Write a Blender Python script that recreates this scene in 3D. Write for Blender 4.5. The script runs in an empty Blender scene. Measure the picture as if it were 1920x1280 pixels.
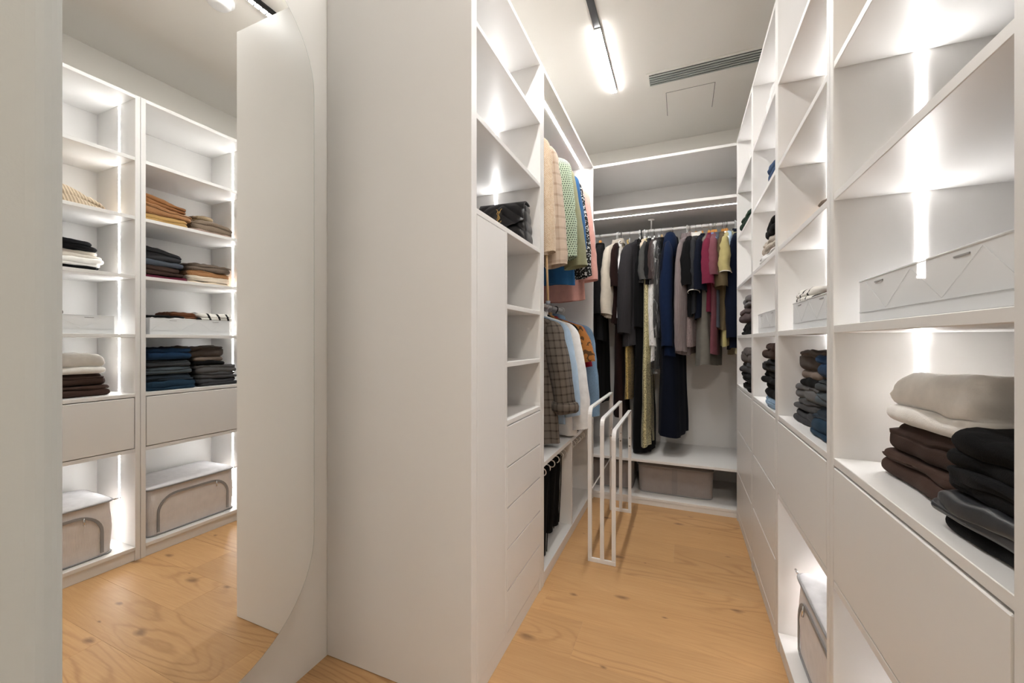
import bpy, bmesh, math, random
from mathutils import Vector, Matrix, noise as mnoise

random.seed(7)
SC = bpy.context.scene
COL = SC.collection

# ------------------------------------------------------------------ camera
CAM_H = 1.2
F_PX = 760.0
YAW = math.atan2(318, 760)
cam_data = bpy.data.cameras.new('camera')
cam_data.sensor_fit = 'HORIZONTAL'
cam_data.sensor_width = 36.0
cam_data.lens = 36.0 * F_PX / 1920.0
cam_data.clip_start = 0.02
cam = bpy.data.objects.new('camera', cam_data)
COL.objects.link(cam)
cam.location = (0, 0, CAM_H)
cam.rotation_euler = (math.pi / 2, 0, YAW)
SC.camera = cam

# ------------------------------------------------------------------ world, exposure
world = bpy.data.worlds.new('world')
SC.world = world
world.use_nodes = True
world.node_tree.nodes['Background'].inputs[0].default_value = (0.9, 0.92, 1.0, 1)
world.node_tree.nodes['Background'].inputs[1].default_value = 0.05
SC.view_settings.view_transform = 'Standard'
SC.view_settings.look = 'None'
SC.view_settings.exposure = 1.62
SC.view_settings.gamma = 1.0
SC.view_settings.use_curve_mapping = False
SC.cycles.max_bounces = 7
SC.cycles.diffuse_bounces = 4
SC.cycles.glossy_bounces = 4
SC.cycles.transparent_max_bounces = 8
SC.cycles.caustics_reflective = True
SC.cycles.blur_glossy = 0.5
SC.cycles.sample_clamp_indirect = 6.0

LED = 17.0          # emission of the LED profiles
LAMP = 90.0         # emission of the ceiling linear lamp

# ------------------------------------------------------------------ main dimensions (metres)
XW = -1.252         # left wall
XL = -0.626         # front of the left-hand units
XR = 0.343          # front of the right-hand units
XRB = 0.765         # back of the right-hand units
YB = 3.125          # front of the unit across the end
YBB = 3.745         # end wall
ZT = 2.55           # top of all units
ZC = 2.93           # ceiling
YF = 0.16           # inner face of the door wall


# ------------------------------------------------------------------ materials
MATS = {}


def nt(name):
    m = bpy.data.materials.new(name)
    m.use_nodes = True
    t = m.node_tree
    return m, t, t.nodes, t.links, t.nodes['Principled BSDF']


def N(nodes, kind, **kw):
    n = nodes.new(kind)
    for k, v in kw.items():
        if hasattr(n, k):
            setattr(n, k, v)
        else:
            n.inputs[k.replace('_', ' ')].default_value = v
    return n


def math_node(nodes, links, op, a, b=None, c=None):
    n = nodes.new('ShaderNodeMath')
    n.operation = op
    for i, v in enumerate((a, b, c)):
        if v is None:
            continue
        if isinstance(v, (int, float)):
            n.inputs[i].default_value = v
        else:
            links.new(v, n.inputs[i])
    return n.outputs[0]


def mix_col(nodes, links, fac, a, b):
    n = nodes.new('ShaderNodeMix')
    n.data_type = 'RGBA'
    if isinstance(fac, (int, float)):
        n.inputs[0].default_value = fac
    else:
        links.new(fac, n.inputs[0])
    for i, v in ((6, a), (7, b)):
        if isinstance(v, tuple):
            n.inputs[i].default_value = v if len(v) == 4 else v + (1,)
        else:
            links.new(v, n.inputs[i])
    return n.outputs[2]


def plain(name, col, rough=0.5, metal=0.0, bump=0.0, bscale=300, spec=0.5, var=0.0):
    if name in MATS:
        return MATS[name]
    m, t, ns, ls, b = nt(name)
    b.inputs['Base Color'].default_value = col + (1,)
    b.inputs['Roughness'].default_value = rough
    b.inputs['Metallic'].default_value = metal
    b.inputs['Specular IOR Level'].default_value = spec
    tc = N(ns, 'ShaderNodeTexCoord')
    if var:
        n1 = N(ns, 'ShaderNodeTexNoise', Scale=bscale * 0.1, Detail=4.0)
        ls.new(tc.outputs['Object'], n1.inputs['Vector'])
        ls.new(mix_col(ns, ls, n1.outputs[0], tuple(c * (1 - var) for c in col), tuple(min(1, c * (1 + var)) for c in col)), b.inputs['Base Color'])
    if bump:
        n2 = N(ns, 'ShaderNodeTexNoise', Scale=float(bscale), Detail=3.0)
        ls.new(tc.outputs['Object'], n2.inputs['Vector'])
        bp = N(ns, 'ShaderNodeBump', Strength=bump, Distance=0.001)
        ls.new(n2.outputs[0], bp.inputs['Height'])
        ls.new(bp.outputs[0], b.inputs['Normal'])
    MATS[name] = m
    return m


def emit(name, col, s):
    if name in MATS:
        return MATS[name]
    m, t, ns, ls, b = nt(name)
    b.inputs['Base Color'].default_value = (0.8, 0.8, 0.8, 1)
    b.inputs['Emission Color'].default_value = col + (1,)
    b.inputs['Emission Strength'].default_value = s
    MATS[name] = m
    return m


def uvnode(ns):
    return N(ns, 'ShaderNodeTexCoord').outputs['UV']


def fabric(name, col, kind='plain', col2=None, scale=1.0, rough=0.9, sheen=0.15):
    """Cloth on the UVs of the garment meshes; UVs are in metres."""
    key = 'fabric_' + name
    if key in MATS:
        return MATS[key]
    m, t, ns, ls, b = nt(key)
    b.inputs['Roughness'].default_value = rough
    b.inputs['Specular IOR Level'].default_value = 0.12
    b.inputs['Sheen Weight'].default_value = sheen * min(1.0, 0.1 + max(col) * 1.5)
    b.inputs['Sheen Roughness'].default_value = 0.5
    uv = uvnode(ns)
    sep = N(ns, 'ShaderNodeSeparateXYZ')
    ls.new(uv, sep.inputs[0])
    U, V = sep.outputs[0], sep.outputs[1]
    oc = N(ns, 'ShaderNodeTexCoord').outputs['Object']
    mott = N(ns, 'ShaderNodeTexNoise', Scale=28.0, Detail=5.0)
    ls.new(oc, mott.inputs['Vector'])
    dark = tuple(c * 0.82 for c in col)
    lite = tuple(min(1, c * 1.14) for c in col)
    base = mix_col(ns, ls, mott.outputs[0], dark, lite)
    height = None

    def sine(src, period, off=0.0):
        return math_node(ns, ls, 'SINE', math_node(ns, ls, 'MULTIPLY_ADD', src, 2 * math.pi / period, off))

    if kind == 'plain':
        w = N(ns, 'ShaderNodeTexNoise', Scale=420.0, Detail=2.0)
        ls.new(uv, w.inputs['Vector'])
        height = w.outputs[0]
        bs = 0.25
    elif kind == 'knit':
        a = sine(U, 0.0045 * scale)
        c = sine(V, 0.004 * scale)
        height = math_node(ns, ls, 'MULTIPLY', math_node(ns, ls, 'ADD', a, 1.0), math_node(ns, ls, 'ADD', c, 1.6))
        base = mix_col(ns, ls, math_node(ns, ls, 'MULTIPLY_ADD', a, 0.3, 0.45), tuple(c_ * 0.84 for c_ in col), base)
        bs = 0.5
    elif kind == 'rib':
        a = sine(U, 0.012 * scale)
        height = a
        base = mix_col(ns, ls, math_node(ns, ls, 'MULTIPLY_ADD', a, 0.4, 0.58), tuple(c_ * 0.68 for c_ in col), base)
        bs = 0.8
    elif kind == 'pinstripe':
        a = sine(U, 0.010 * scale)
        height = a
        base = mix_col(ns, ls, math_node(ns, ls, 'MULTIPLY_ADD', a, 0.3, 0.6), tuple(c_ * 0.86 for c_ in col), base)
        bs = 0.15
    elif kind == 'cable':
        wv = sine(V, 0.05 * scale)
        a = sine(math_node(ns, ls, 'MULTIPLY_ADD', wv, 0.006, U), 0.03 * scale)
        height = a
        base = mix_col(ns, ls, math_node(ns, ls, 'MULTIPLY_ADD', a, 0.25, 0.6), tuple(c_ * 0.72 for c_ in col), base)
        bs = 1.0
    elif kind == 'plaid':
        a = math_node(ns, ls, 'GREATER_THAN', sine(U, 0.05 * scale), 0.78)
        c = math_node(ns, ls, 'GREATER_THAN', sine(V, 0.06 * scale), 0.78)
        a2 = math_node(ns, ls, 'GREATER_THAN', sine(U, 0.05 * scale, 1.2), 0.9)
        f = math_node(ns, ls, 'MULTIPLY', math_node(ns, ls, 'ADD', math_node(ns, ls, 'ADD', a, c), math_node(ns, ls, 'MULTIPLY', a2, 0.5)), 0.45)
        base = mix_col(ns, ls, f, base, col2)
        height = mott.outputs[0]
        bs = 0.2
    elif kind == 'hound':
        a = math_node(ns, ls, 'GREATER_THAN', sine(math_node(ns, ls, 'ADD', U, math_node(ns, ls, 'MULTIPLY', V, 0.4)), 0.024 * scale), 0.15)
        c = math_node(ns, ls, 'GREATER_THAN', sine(V, 0.024 * scale), 0.1)
        base = mix_col(ns, ls, math_node(ns, ls, 'MULTIPLY', a, c), base, col2)
        w = N(ns, 'ShaderNodeTexNoise', Scale=200.0)
        ls.new(uv, w.inputs['Vector'])
        height = w.outputs[0]
        bs = 0.5
    elif kind == 'tweed':
        w = N(ns, 'ShaderNodeTexVoronoi', Scale=150.0 / scale)
        ls.new(uv, w.inputs['Vector'])
        a = sine(U, 0.011 * scale)
        c = sine(V, 0.011 * scale)
        f = math_node(ns, ls, 'MULTIPLY_ADD', math_node(ns, ls, 'MULTIPLY', a, c), 0.4, math_node(ns, ls, 'MULTIPLY', w.outputs['Distance'], 0.9))
        base = mix_col(ns, ls, f, base, col2)
        height = w.outputs['Distance']
        bs = 0.8
    elif kind == 'stripe':
        a = math_node(ns, ls, 'GREATER_THAN', sine(U, 0.055 * scale), 0.72)
        base = mix_col(ns, ls, a, base, col2)
        height = mott.outputs[0]
        bs = 0.2
    elif kind == 'fleck':
        w = N(ns, 'ShaderNodeTexVoronoi', Scale=60.0 / scale)
        ls.new(uv, w.inputs['Vector'])
        f = math_node(ns, ls, 'GREATER_THAN', w.outputs['Distance'], 0.68)
        base = mix_col(ns, ls, f, base, col2)
        height = w.outputs['Distance']
        bs = 0.3
    elif kind == 'denim':
        w = N(ns, 'ShaderNodeTexNoise', Scale=900.0, Detail=2.0)
        ls.new(uv, w.inputs['Vector'])
        big = N(ns, 'ShaderNodeTexNoise', Scale=9.0, Detail=4.0)
        ls.new(oc, big.inputs['Vector'])
        base = mix_col(ns, ls, big.outputs[0], tuple(c_ * 0.55 for c_ in col), tuple(min(1, c_ * 1.5) for c_ in col))
        height = w.outputs[0]
        bs = 0.3
    elif kind == 'sequin':
        w = N(ns, 'ShaderNodeTexVoronoi', Scale=140.0)
        ls.new(uv, w.inputs['Vector'])
        base = mix_col(ns, ls, w.outputs['Distance'], tuple(min(1, c_ * 1.5) for c_ in col), tuple(c_ * 0.25 for c_ in col))
        b.inputs['Metallic'].default_value = 0.5
        b.inputs['Roughness'].default_value = 0.4
        height = w.outputs['Distance']
        bs = 1.0
    elif kind == 'fuzzy':
        w = N(ns, 'ShaderNodeTexNoise', Scale=160.0, Detail=6.0)
        ls.new(uv, w.inputs['Vector'])
        base = mix_col(ns, ls, w.outputs[0], tuple(c_ * 0.55 for c_ in col), tuple(min(1, c_ * 1.5) for c_ in col))
        height = w.outputs[0]
        bs = 1.0
    if not isinstance(base, tuple):
        ls.new(base, b.inputs['Base Color'])
    bp = N(ns, 'ShaderNodeBump', Strength=bs, Distance=0.002)
    ls.new(height, bp.inputs['Height'])
    ls.new(bp.outputs[0], b.inputs['Normal'])
    MATS[key] = m
    return m


def oak(name):
    m, t, ns, ls, b = nt(name)
    geo = N(ns, 'ShaderNodeNewGeometry')
    oi = N(ns, 'ShaderNodeObjectInfo')
    sep = N(ns, 'ShaderNodeSeparateXYZ')
    ls.new(geo.outputs['Position'], sep.inputs[0])
    X, Y = sep.outputs[0], sep.outputs[1]
    r = oi.outputs['Random']

    def vec(sx, sy, kz):
        c = N(ns, 'ShaderNodeCombineXYZ')
        ls.new(math_node(ns, ls, 'MULTIPLY', X, sx), c.inputs[0])
        ls.new(math_node(ns, ls, 'MULTIPLY', Y, sy), c.inputs[1])
        ls.new(math_node(ns, ls, 'MULTIPLY', r, kz), c.inputs[2])
        return c.outputs[0]

    warp = N(ns, 'ShaderNodeTexNoise', Scale=1.0, Detail=1.0)
    ls.new(vec(0.75, 3.6, 31.0), warp.inputs['Vector'])
    wob = N(ns, 'ShaderNodeTexNoise', Scale=1.0, Detail=3.0)
    ls.new(vec(9.0, 40.0, 17.0), wob.inputs['Vector'])
    # flowing cathedral figure: contour lines of a stretched field
    ph = math_node(ns, ls, 'ADD', math_node(ns, ls, 'MULTIPLY', Y, 120.0), math_node(ns, ls, 'MULTIPLY', warp.outputs[0], 150.0))
    ph = math_node(ns, ls, 'ADD', ph, math_node(ns, ls, 'MULTIPLY', wob.outputs[0], 3.5))
    ring = math_node(ns, ls, 'SINE', ph)
    ring = math_node(ns, ls, 'POWER', math_node(ns, ls, 'MULTIPLY_ADD', ring, 0.5, 0.5), 5.0)
    patch = N(ns, 'ShaderNodeTexNoise', Scale=1.0, Detail=1.0)
    ls.new(vec(1.1, 3.0, 57.0), patch.inputs['Vector'])
    pm = N(ns, 'ShaderNodeMapRange')
    ls.new(patch.outputs[0], pm.inputs[0])
    pm.inputs[1].default_value = 0.46
    pm.inputs[2].default_value = 0.66
    pm.inputs[3].default_value = 0.10
    fine = N(ns, 'ShaderNodeTexNoise', Scale=1.0, Detail=5.0)
    ls.new(vec(7.0, 170.0, 13.0), fine.inputs['Vector'])
    broad = N(ns, 'ShaderNodeTexNoise', Scale=1.0, Detail=3.0)
    ls.new(vec(1.3, 9.0, 71.0), broad.inputs['Vector'])
    c0 = mix_col(ns, ls, broad.outputs[0], (0.56, 0.33, 0.15), (0.72, 0.465, 0.24))
    c1 = mix_col(ns, ls, math_node(ns, ls, 'MULTIPLY', fine.outputs[0], 0.8), c0, (0.45, 0.245, 0.10))
    c2 = mix_col(ns, ls, math_node(ns, ls, 'MULTIPLY', math_node(ns, ls, 'MULTIPLY', ring, pm.outputs[0]), 0.42), c1, (0.31, 0.15, 0.055))
    # knots, sparse and drawn out along the plank
    kd = N(ns, 'ShaderNodeVectorMath')
    kd.operation = 'MULTIPLY_ADD'
    ls.new(wob.outputs['Color'], kd.inputs[0])
    kd.inputs[1].default_value = (0.10, 0.10, 0.0)
    kc = N(ns, 'ShaderNodeCombineXYZ')
    ls.new(math_node(ns, ls, 'ADD', math_node(ns, ls, 'MULTIPLY', X, 2.0), math_node(ns, ls, 'MULTIPLY', r, 91.0)), kc.inputs[0])
    ls.new(math_node(ns, ls, 'ADD', math_node(ns, ls, 'MULTIPLY', Y, 4.2), math_node(ns, ls, 'MULTIPLY', r, 37.0)), kc.inputs[1])
    ls.new(kc.outputs[0], kd.inputs[2])
    vo = N(ns, 'ShaderNodeTexVoronoi', Scale=1.0, voronoi_dimensions='2D')
    ls.new(kd.outputs[0], vo.inputs['Vector'])
    csep = N(ns, 'ShaderNodeSeparateColor')
    ls.new(vo.outputs['Color'], csep.inputs[0])
    km = N(ns, 'ShaderNodeMapRange')
    ls.new(math_node(ns, ls, 'DIVIDE', vo.outputs['Distance'], math_node(ns, ls, 'MULTIPLY_ADD', csep.outputs[0], 1.1, 0.12)), km.inputs[0])
    km.inputs[1].default_value = 0.02
    km.inputs[2].default_value = 0.085
    km.inputs[3].default_value = 1.0
    km.inputs[4].default_value = 0.0
    c3 = mix_col(ns, ls, math_node(ns, ls, 'MULTIPLY', km.outputs[0], 0.72), c2, (0.15, 0.075, 0.035))
    tint = mix_col(ns, ls, r, (0.90, 0.89, 0.88), (1.06, 1.05, 1.03))
    mul = N(ns, 'ShaderNodeMix')
    mul.data_type = 'RGBA'
    mul.blend_type = 'MULTIPLY'
    mul.inputs[0].default_value = 1.0
    ls.new(c3, mul.inputs[6])
    ls.new(tint, mul.inputs[7])
    ls.new(mul.outputs[2], b.inputs['Base Color'])
    b.inputs['Roughness'].default_value = 0.42
    b.inputs['Specular IOR Level'].default_value = 0.35
    bp = N(ns, 'ShaderNodeBump', Strength=0.12, Distance=0.001)
    ls.new(fine.outputs[0], bp.inputs['Height'])
    ls.new(bp.outputs[0], b.inputs['Normal'])
    return m


def see_through(name, col, alpha, rough=0.2, spec=0.5, bump=0.0, bscale=20):
    m, t, ns, ls, b = nt(name)
    b.inputs['Base Color'].default_value = col + (1,)
    b.inputs['Alpha'].default_value = alpha
    b.inputs['Roughness'].default_value = rough
    b.inputs['Specular IOR Level'].default_value = spec
    if bump:
        tc = N(ns, 'ShaderNodeTexCoord')
        n2 = N(ns, 'ShaderNodeTexNoise', Scale=float(bscale), Detail=3.0, Distortion=1.0)
        mp = N(ns, 'ShaderNodeMapping')
        mp.inputs['Scale'].default_value = (1, 1, 0.25)
        ls.new(tc.outputs['Object'], mp.inputs[0])
        ls.new(mp.outputs[0], n2.inputs['Vector'])
        bp = N(ns, 'ShaderNodeBump', Strength=bump, Distance=0.02)
        ls.new(n2.outputs[0], bp.inputs['Height'])
        ls.new(bp.outputs[0], b.inputs['Normal'])
    return m


M_UNIT = plain('white_lacquer', (0.80, 0.785, 0.77), 0.38, bump=0.03, bscale=900, spec=0.35)
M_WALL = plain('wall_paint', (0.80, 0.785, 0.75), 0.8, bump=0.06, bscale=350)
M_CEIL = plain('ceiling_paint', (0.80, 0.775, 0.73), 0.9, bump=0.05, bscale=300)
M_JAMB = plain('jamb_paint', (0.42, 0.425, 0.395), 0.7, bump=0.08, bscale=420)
M_DARK = plain('dark_gap', (0.03, 0.03, 0.03), 0.8)
M_WMETAL = plain('white_powder_coat', (0.82, 0.80, 0.79), 0.4, bump=0.04, bscale=700)
M_BMETAL = plain('black_anodised', (0.015, 0.015, 0.016), 0.4, bump=0.03, bscale=700)
M_CHROME = plain('chrome', (0.75, 0.75, 0.76), 0.2, 1.0)
M_GOLD = plain('gold_metal', (0.75, 0.5, 0.17), 0.28, 1.0)
M_VENT = plain('vent_grey', (0.52, 0.55, 0.53), 0.5)
M_LED = emit('led_white', (1.0, 0.985, 0.97), LED)
M_LAMP = emit('lamp_white', (1.0, 0.985, 0.96), LAMP)
M_LEDSOFT = emit('led_soft', (1.0, 0.985, 0.97), LED * 0.65)
M_SPOT = emit('spot_white', (1.0, 0.985, 0.96), LAMP * 1.6)
M_OAK = oak('oak_planks')
M_WOODHANG = plain('orange_beech', (0.72, 0.33, 0.08), 0.45, var=0.15)
M_PALEWOOD = plain('pale_beech', (0.70, 0.48, 0.25), 0.5, var=0.15)
M_WPLASTIC = plain('white_plastic', (0.82, 0.82, 0.82), 0.35)
M_BPLASTIC = plain('black_plastic', (0.02, 0.02, 0.02), 0.4)
M_LEATHER = plain('black_leather', (0.012, 0.012, 0.014), 0.32, bump=0.25, bscale=260, spec=0.6)
M_ZIP = plain('grey_zip', (0.30, 0.295, 0.295), 0.55, bump=0.4, bscale=600)
M_BOXCLOTH = fabric('box', (0.80, 0.75, 0.73), 'pinstripe', scale=0.6)
M_BOXLID = fabric('boxlid', (0.78, 0.77, 0.79))
M_MESHBOX = fabric('meshbox', (0.36, 0.32, 0.305), 'pinstripe', scale=0.7)
M_CLEAR = see_through('milky_plastic', (0.93, 0.94, 0.95), 0.80, 0.25)


def film():
    m, t, ns, ls, b = nt('plastic_film')
    ns.remove(b)
    out = ns['Material Output']
    tr_ = N(ns, 'ShaderNodeBsdfTransparent')
    gl = N(ns, 'ShaderNodeBsdfGlossy', Roughness=0.16)
    df = N(ns, 'ShaderNodeBsdfDiffuse')
    df.inputs['Color'].default_value = (0.8, 0.84, 0.9, 1)
    mx = N(ns, 'ShaderNodeMixShader', Fac=0.30)
    ls.new(gl.outputs[0], mx.inputs[1])
    ls.new(df.outputs[0], mx.inputs[2])
    tc = N(ns, 'ShaderNodeTexCoord')
    mp = N(ns, 'ShaderNodeMapping')
    mp.inputs['Scale'].default_value = (1, 1, 0.3)
    mp.inputs['Rotation'].default_value = (0.5, 0.3, 0)
    ls.new(tc.outputs['Object'], mp.inputs[0])
    no = N(ns, 'ShaderNodeTexNoise', Scale=15.0, Detail=2.0, Distortion=0.8)
    ls.new(mp.outputs[0], no.inputs['Vector'])
    ridge = math_node(ns, ls, 'ABSOLUTE', math_node(ns, ls, 'SUBTRACT', no.outputs[0], 0.5))  # thin noise lines, painted below as pale highlight streaks on the film
    mr = N(ns, 'ShaderNodeMapRange')
    ls.new(ridge, mr.inputs[0])
    mr.inputs[1].default_value = 0.0
    mr.inputs[2].default_value = 0.022
    mr.inputs[3].default_value = 0.42
    mr.inputs[4].default_value = 0.07
    bp = N(ns, 'ShaderNodeBump', Strength=0.8, Distance=0.02)
    ls.new(no.outputs[0], bp.inputs['Height'])
    ls.new(bp.outputs[0], gl.inputs['Normal'])
    mx2 = N(ns, 'ShaderNodeMixShader')
    ls.new(mr.outputs[0], mx2.inputs[0])
    ls.new(tr_.outputs[0], mx2.inputs[1])
    ls.new(mx.outputs[0], mx2.inputs[2])
    ls.new(mx2.outputs[0], out.inputs['Surface'])
    return m


M_FILM = film()


# ------------------------------------------------------------------ mesh helpers
def tag(o, label=None, cat=None, group=None, kind=None):
    if label:
        o['label'] = label
    if cat:
        o['category'] = cat
    if group:
        o['group'] = group
    if kind:
        o['kind'] = kind
    return o


def thing(name, label, cat, loc=(0, 0, 0), rz=0.0, group=None):
    o = bpy.data.objects.new(name, None)
    COL.objects.link(o)
    o.empty_display_size = 0.05
    o.location = loc
    o.rotation_euler = (0, 0, rz)
    return tag(o, label, cat, group)


def link(name, me, mat, parent=None):
    if mat is not None:
        me.materials.append(mat)
    o = bpy.data.objects.new(name, me)
    COL.objects.link(o)
    if parent is not None:
        o.parent = parent
    return o


def rootloc(parent):
    """location of the (unrotated) top-level ancestor"""
    v = Vector((0, 0, 0))
    p = parent
    while p is not None:
        v += p.location
        p = p.parent
    return v


def boxes(name, lst, mat, parent=None, bevel=0.0012):
    """lst of (x0,x1,y0,y1,z0,z1) in world coordinates, one mesh object"""
    off = rootloc(parent)
    bm = bmesh.new()
    for (x0, x1, y0, y1, z0, z1) in lst:
        r = bmesh.ops.create_cube(bm, size=1.0)
        for v in r['verts']:
            v.co = Vector(((x0 + x1) / 2 + v.co.x * (x1 - x0), (y0 + y1) / 2 + v.co.y * (y1 - y0), (z0 + z1) / 2 + v.co.z * (z1 - z0))) - off
    if bevel:
        bmesh.ops.bevel(bm, geom=bm.edges[:], offset=bevel, segments=1, affect='EDGES', clamp_overlap=True)
    me = bpy.data.meshes.new(name)
    bm.to_mesh(me)
    bm.free()
    return link(name, me, mat, parent)


def box(name, x0, x1, y0, y1, z0, z1, mat, parent=None, bevel=0.0012):
    return boxes(name, [(min(x0, x1), max(x0, x1), min(y0, y1), max(y0, y1), min(z0, z1), max(z0, z1))], mat, parent, bevel)


def loft_data(rings, cap0=True, cap1=True):
    """closed rings -> verts, faces, per-loop uv (metres)"""
    n = len(rings[0])
    verts, faces, uvs = [], [], []
    vlen = [0.0]
    for i in range(1, len(rings)):
        d = sum((Vector(rings[i][k]) - Vector(rings[i - 1][k])).length for k in range(0, n, 4)) / len(range(0, n, 4))
        vlen.append(vlen[-1] + d)
    ulen = []
    mid = rings[len(rings) // 2]
    acc = 0.0
    for k in range(n + 1):
        ulen.append(acc)
        acc += (Vector(mid[(k + 1) % n]) - Vector(mid[k % n])).length
    for r in rings:
        verts += [tuple(p) for p in r]
    for i in range(len(rings) - 1):
        for k in range(n):
            k2 = (k + 1) % n
            faces.append((i * n + k, i * n + k2, (i + 1) * n + k2, (i + 1) * n + k))
            uvs.append([(ulen[k], vlen[i]), (ulen[k + 1], vlen[i]), (ulen[k + 1], vlen[i + 1]), (ulen[k], vlen[i + 1])])
    for flag, base, rev, v in ((cap0, 0, True, vlen[0]), (cap1, (len(rings) - 1) * n, False, vlen[-1])):
        if flag:
            c = Vector((0, 0, 0))
            for k in range(n):
                c += Vector(verts[base + k])
            ci = len(verts)
            verts.append(tuple(c / n))
            for k in range(n):
                k2 = (k + 1) % n
                f = (base + k2, base + k, ci) if rev else (base + k, base + k2, ci)
                faces.append(f)
                uvs.append([(ulen[k], v), (ulen[k + 1], v), (ulen[k], v + 0.03)])
    return verts, faces, uvs


def mesh_from(name, parts, mat, parent=None, smooth=True):
    """join several (verts, faces, uvs) into one mesh object"""
    V, Fc, UV = [], [], []
    for v, f, u in parts:
        o = len(V)
        V += v
        Fc += [tuple(i + o for i in q) for q in f]
        UV += u
    me = bpy.data.meshes.new(name)
    me.from_pydata(V, [], Fc)
    lay = me.uv_layers.new(name='UVMap')
    i = 0
    flat = []
    for q in UV:
        for p in q:
            flat += [p[0], p[1]]
    lay.data.foreach_set('uv', flat)
    if smooth:
        me.polygons.foreach_set('use_smooth', [True] * len(me.polygons))
    me.update()
    return link(name, me, mat, parent)


def tube_data(pts, rad, n=8, flat=1.0, off=Vector((0, 0, 0))):
    pts = [Vector(p) - off for p in pts]
    rings = []
    up = None
    for i, p in enumerate(pts):
        d = (pts[min(i + 1, len(pts) - 1)] - pts[max(i - 1, 0)]).normalized()
        if up is None:
            up = Vector((0, 0, 1)) if abs(d.z) < 0.9 else Vector((1, 0, 0))
        s = d.cross(up).normalized()
        up = s.cross(d).normalized()
        r = rad[i] if isinstance(rad, (list, tuple)) else rad
        rings.append([p + s * (math.cos(a) * r) + up * (math.sin(a) * r * flat) for a in [2 * math.pi * k / n for k in range(n)]])
    return loft_data(rings)


def tube(name, pts, rad, mat, parent=None, n=8, flat=1.0):
    return mesh_from(name, [tube_data(pts, rad, n, flat, rootloc(parent))], mat, parent)


def bar_data(pts, w, h, wdir, off=Vector((0, 0, 0))):
    """flat rectangular bar swept along pts; w measured along wdir"""
    pts = [Vector(p) - off for p in pts]
    wd = Vector(wdir)
    rings = []
    for i, p in enumerate(pts):
        a = (p - pts[i - 1]).normalized() if i else (pts[1] - p).normalized()
        c = (pts[i + 1] - p).normalized() if i < len(pts) - 1 else a
        d = (a + c).normalized()
        s = d.cross(wd).normalized()
        k = 1.0 / max(0.5, d.dot(a))
        rings.append([p + wd * (w / 2) + s * (h / 2 * k), p - wd * (w / 2) + s * (h / 2 * k), p - wd * (w / 2) - s * (h / 2 * k), p + wd * (w / 2) - s * (h / 2 * k)])
    return loft_data(rings)


def spow(c, p):
    return math.copysign(abs(c) ** p, c)


def nz(x, y, z=0.0):
    return mnoise.noise(Vector((x, y, z)))


# ================================================================== SETTING
def struct(name, lst, mat, bevel=0.0):
    o = boxes(name, lst, mat, None, bevel)
    return tag(o, kind='structure')


floor = struct('floor', [(-2.0, 2.0, -1.8, 4.0, -0.06, -0.014)], plain('subfloor', (0.10, 0.06, 0.03), 0.8))
PW = 0.2175
y = -1.76
row = 0
while y < 3.76:
    xs = -1.9 - random.random() * 0.9
    cuts = [xs]
    while cuts[-1] < 1.9:
        cuts.append(cuts[-1] + random.uniform(1.5, 2.1))
    if abs(y - 2.372) < 0.09:
        cuts = [-1.9, -0.04, 1.9]
    for a, c in zip(cuts[:-1], cuts[1:]):
        a, c = max(a, -1.9), min(c, 1.9)
        if c - a > 0.05:
            box('plank', a, c - 0.0003, y, y + PW - 0.0004, -0.014, 0.0, M_OAK, floor, 0.0004)
    y += PW
    row += 1

struct('ceiling', [(-2.0, 2.0, -1.8, 4.0, ZC, ZC + 0.08)], M_CEIL)
struct('wall_left', [(XW - 0.1, XW, YF - 0.06, YBB, 0, ZC)], M_WALL)
struct('wall_back', [(XW - 0.1, XRB + 0.15, YBB, YBB + 0.1, 0, ZC)], M_CEIL)
struct('wall_right', [(XRB + 0.02, XRB + 0.12, -0.02, YBB, 0, ZC)], M_CEIL)


def door_wall():
    """wall the camera looks through: a rounded reveal on the left, plain on the right"""
    bm = bmesh.new()
    x0, x1, y0, y1, r = XW - 0.1, -0.4485, -0.06, YF + 0.0055, 0.028
    prof = [(x0, y0), (x1, y0)]
    for k in range(9):
        a = k / 8 * math.pi / 2
        prof.append((x1 - r + r * math.cos(a), y1 - r + r * math.sin(a)))
    prof.append((x0, y1))
    lo = [bm.verts.new((x, yy, 0)) for x, yy in prof]
    hi = [bm.verts.new((x, yy, ZC)) for x, yy in prof]
    n = len(prof)
    for i in range(n):
        bm.faces.new((lo[i], lo[(i + 1) % n], hi[(i + 1) % n], hi[i]))
    bm.faces.new(hi)
    bm.faces.new(lo[::-1])
    me = bpy.data.meshes.new('wall_front')
    bm.to_mesh(me)
    bm.free()
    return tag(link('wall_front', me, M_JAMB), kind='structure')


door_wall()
struct('wall_front_right', [(0.52, 1.9, -0.06, YF, 0, ZC)], M_WALL)
struct('wall_hall_left', [(-2.0, -1.9, -1.8, -0.06, 0, ZC)], M_WALL)
struct('wall_hall_right', [(1.9, 2.0, -1.8, -0.06, 0, ZC)], M_WALL)
struct('wall_hall_back', [(-1.9, 1.9, -1.8, -1.7, 0, ZC)], M_WALL)
struct('wall_hall_side', [(-1.9, XW - 0.1, -0.06, 0.0, 0, ZC)], M_WALL)

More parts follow.
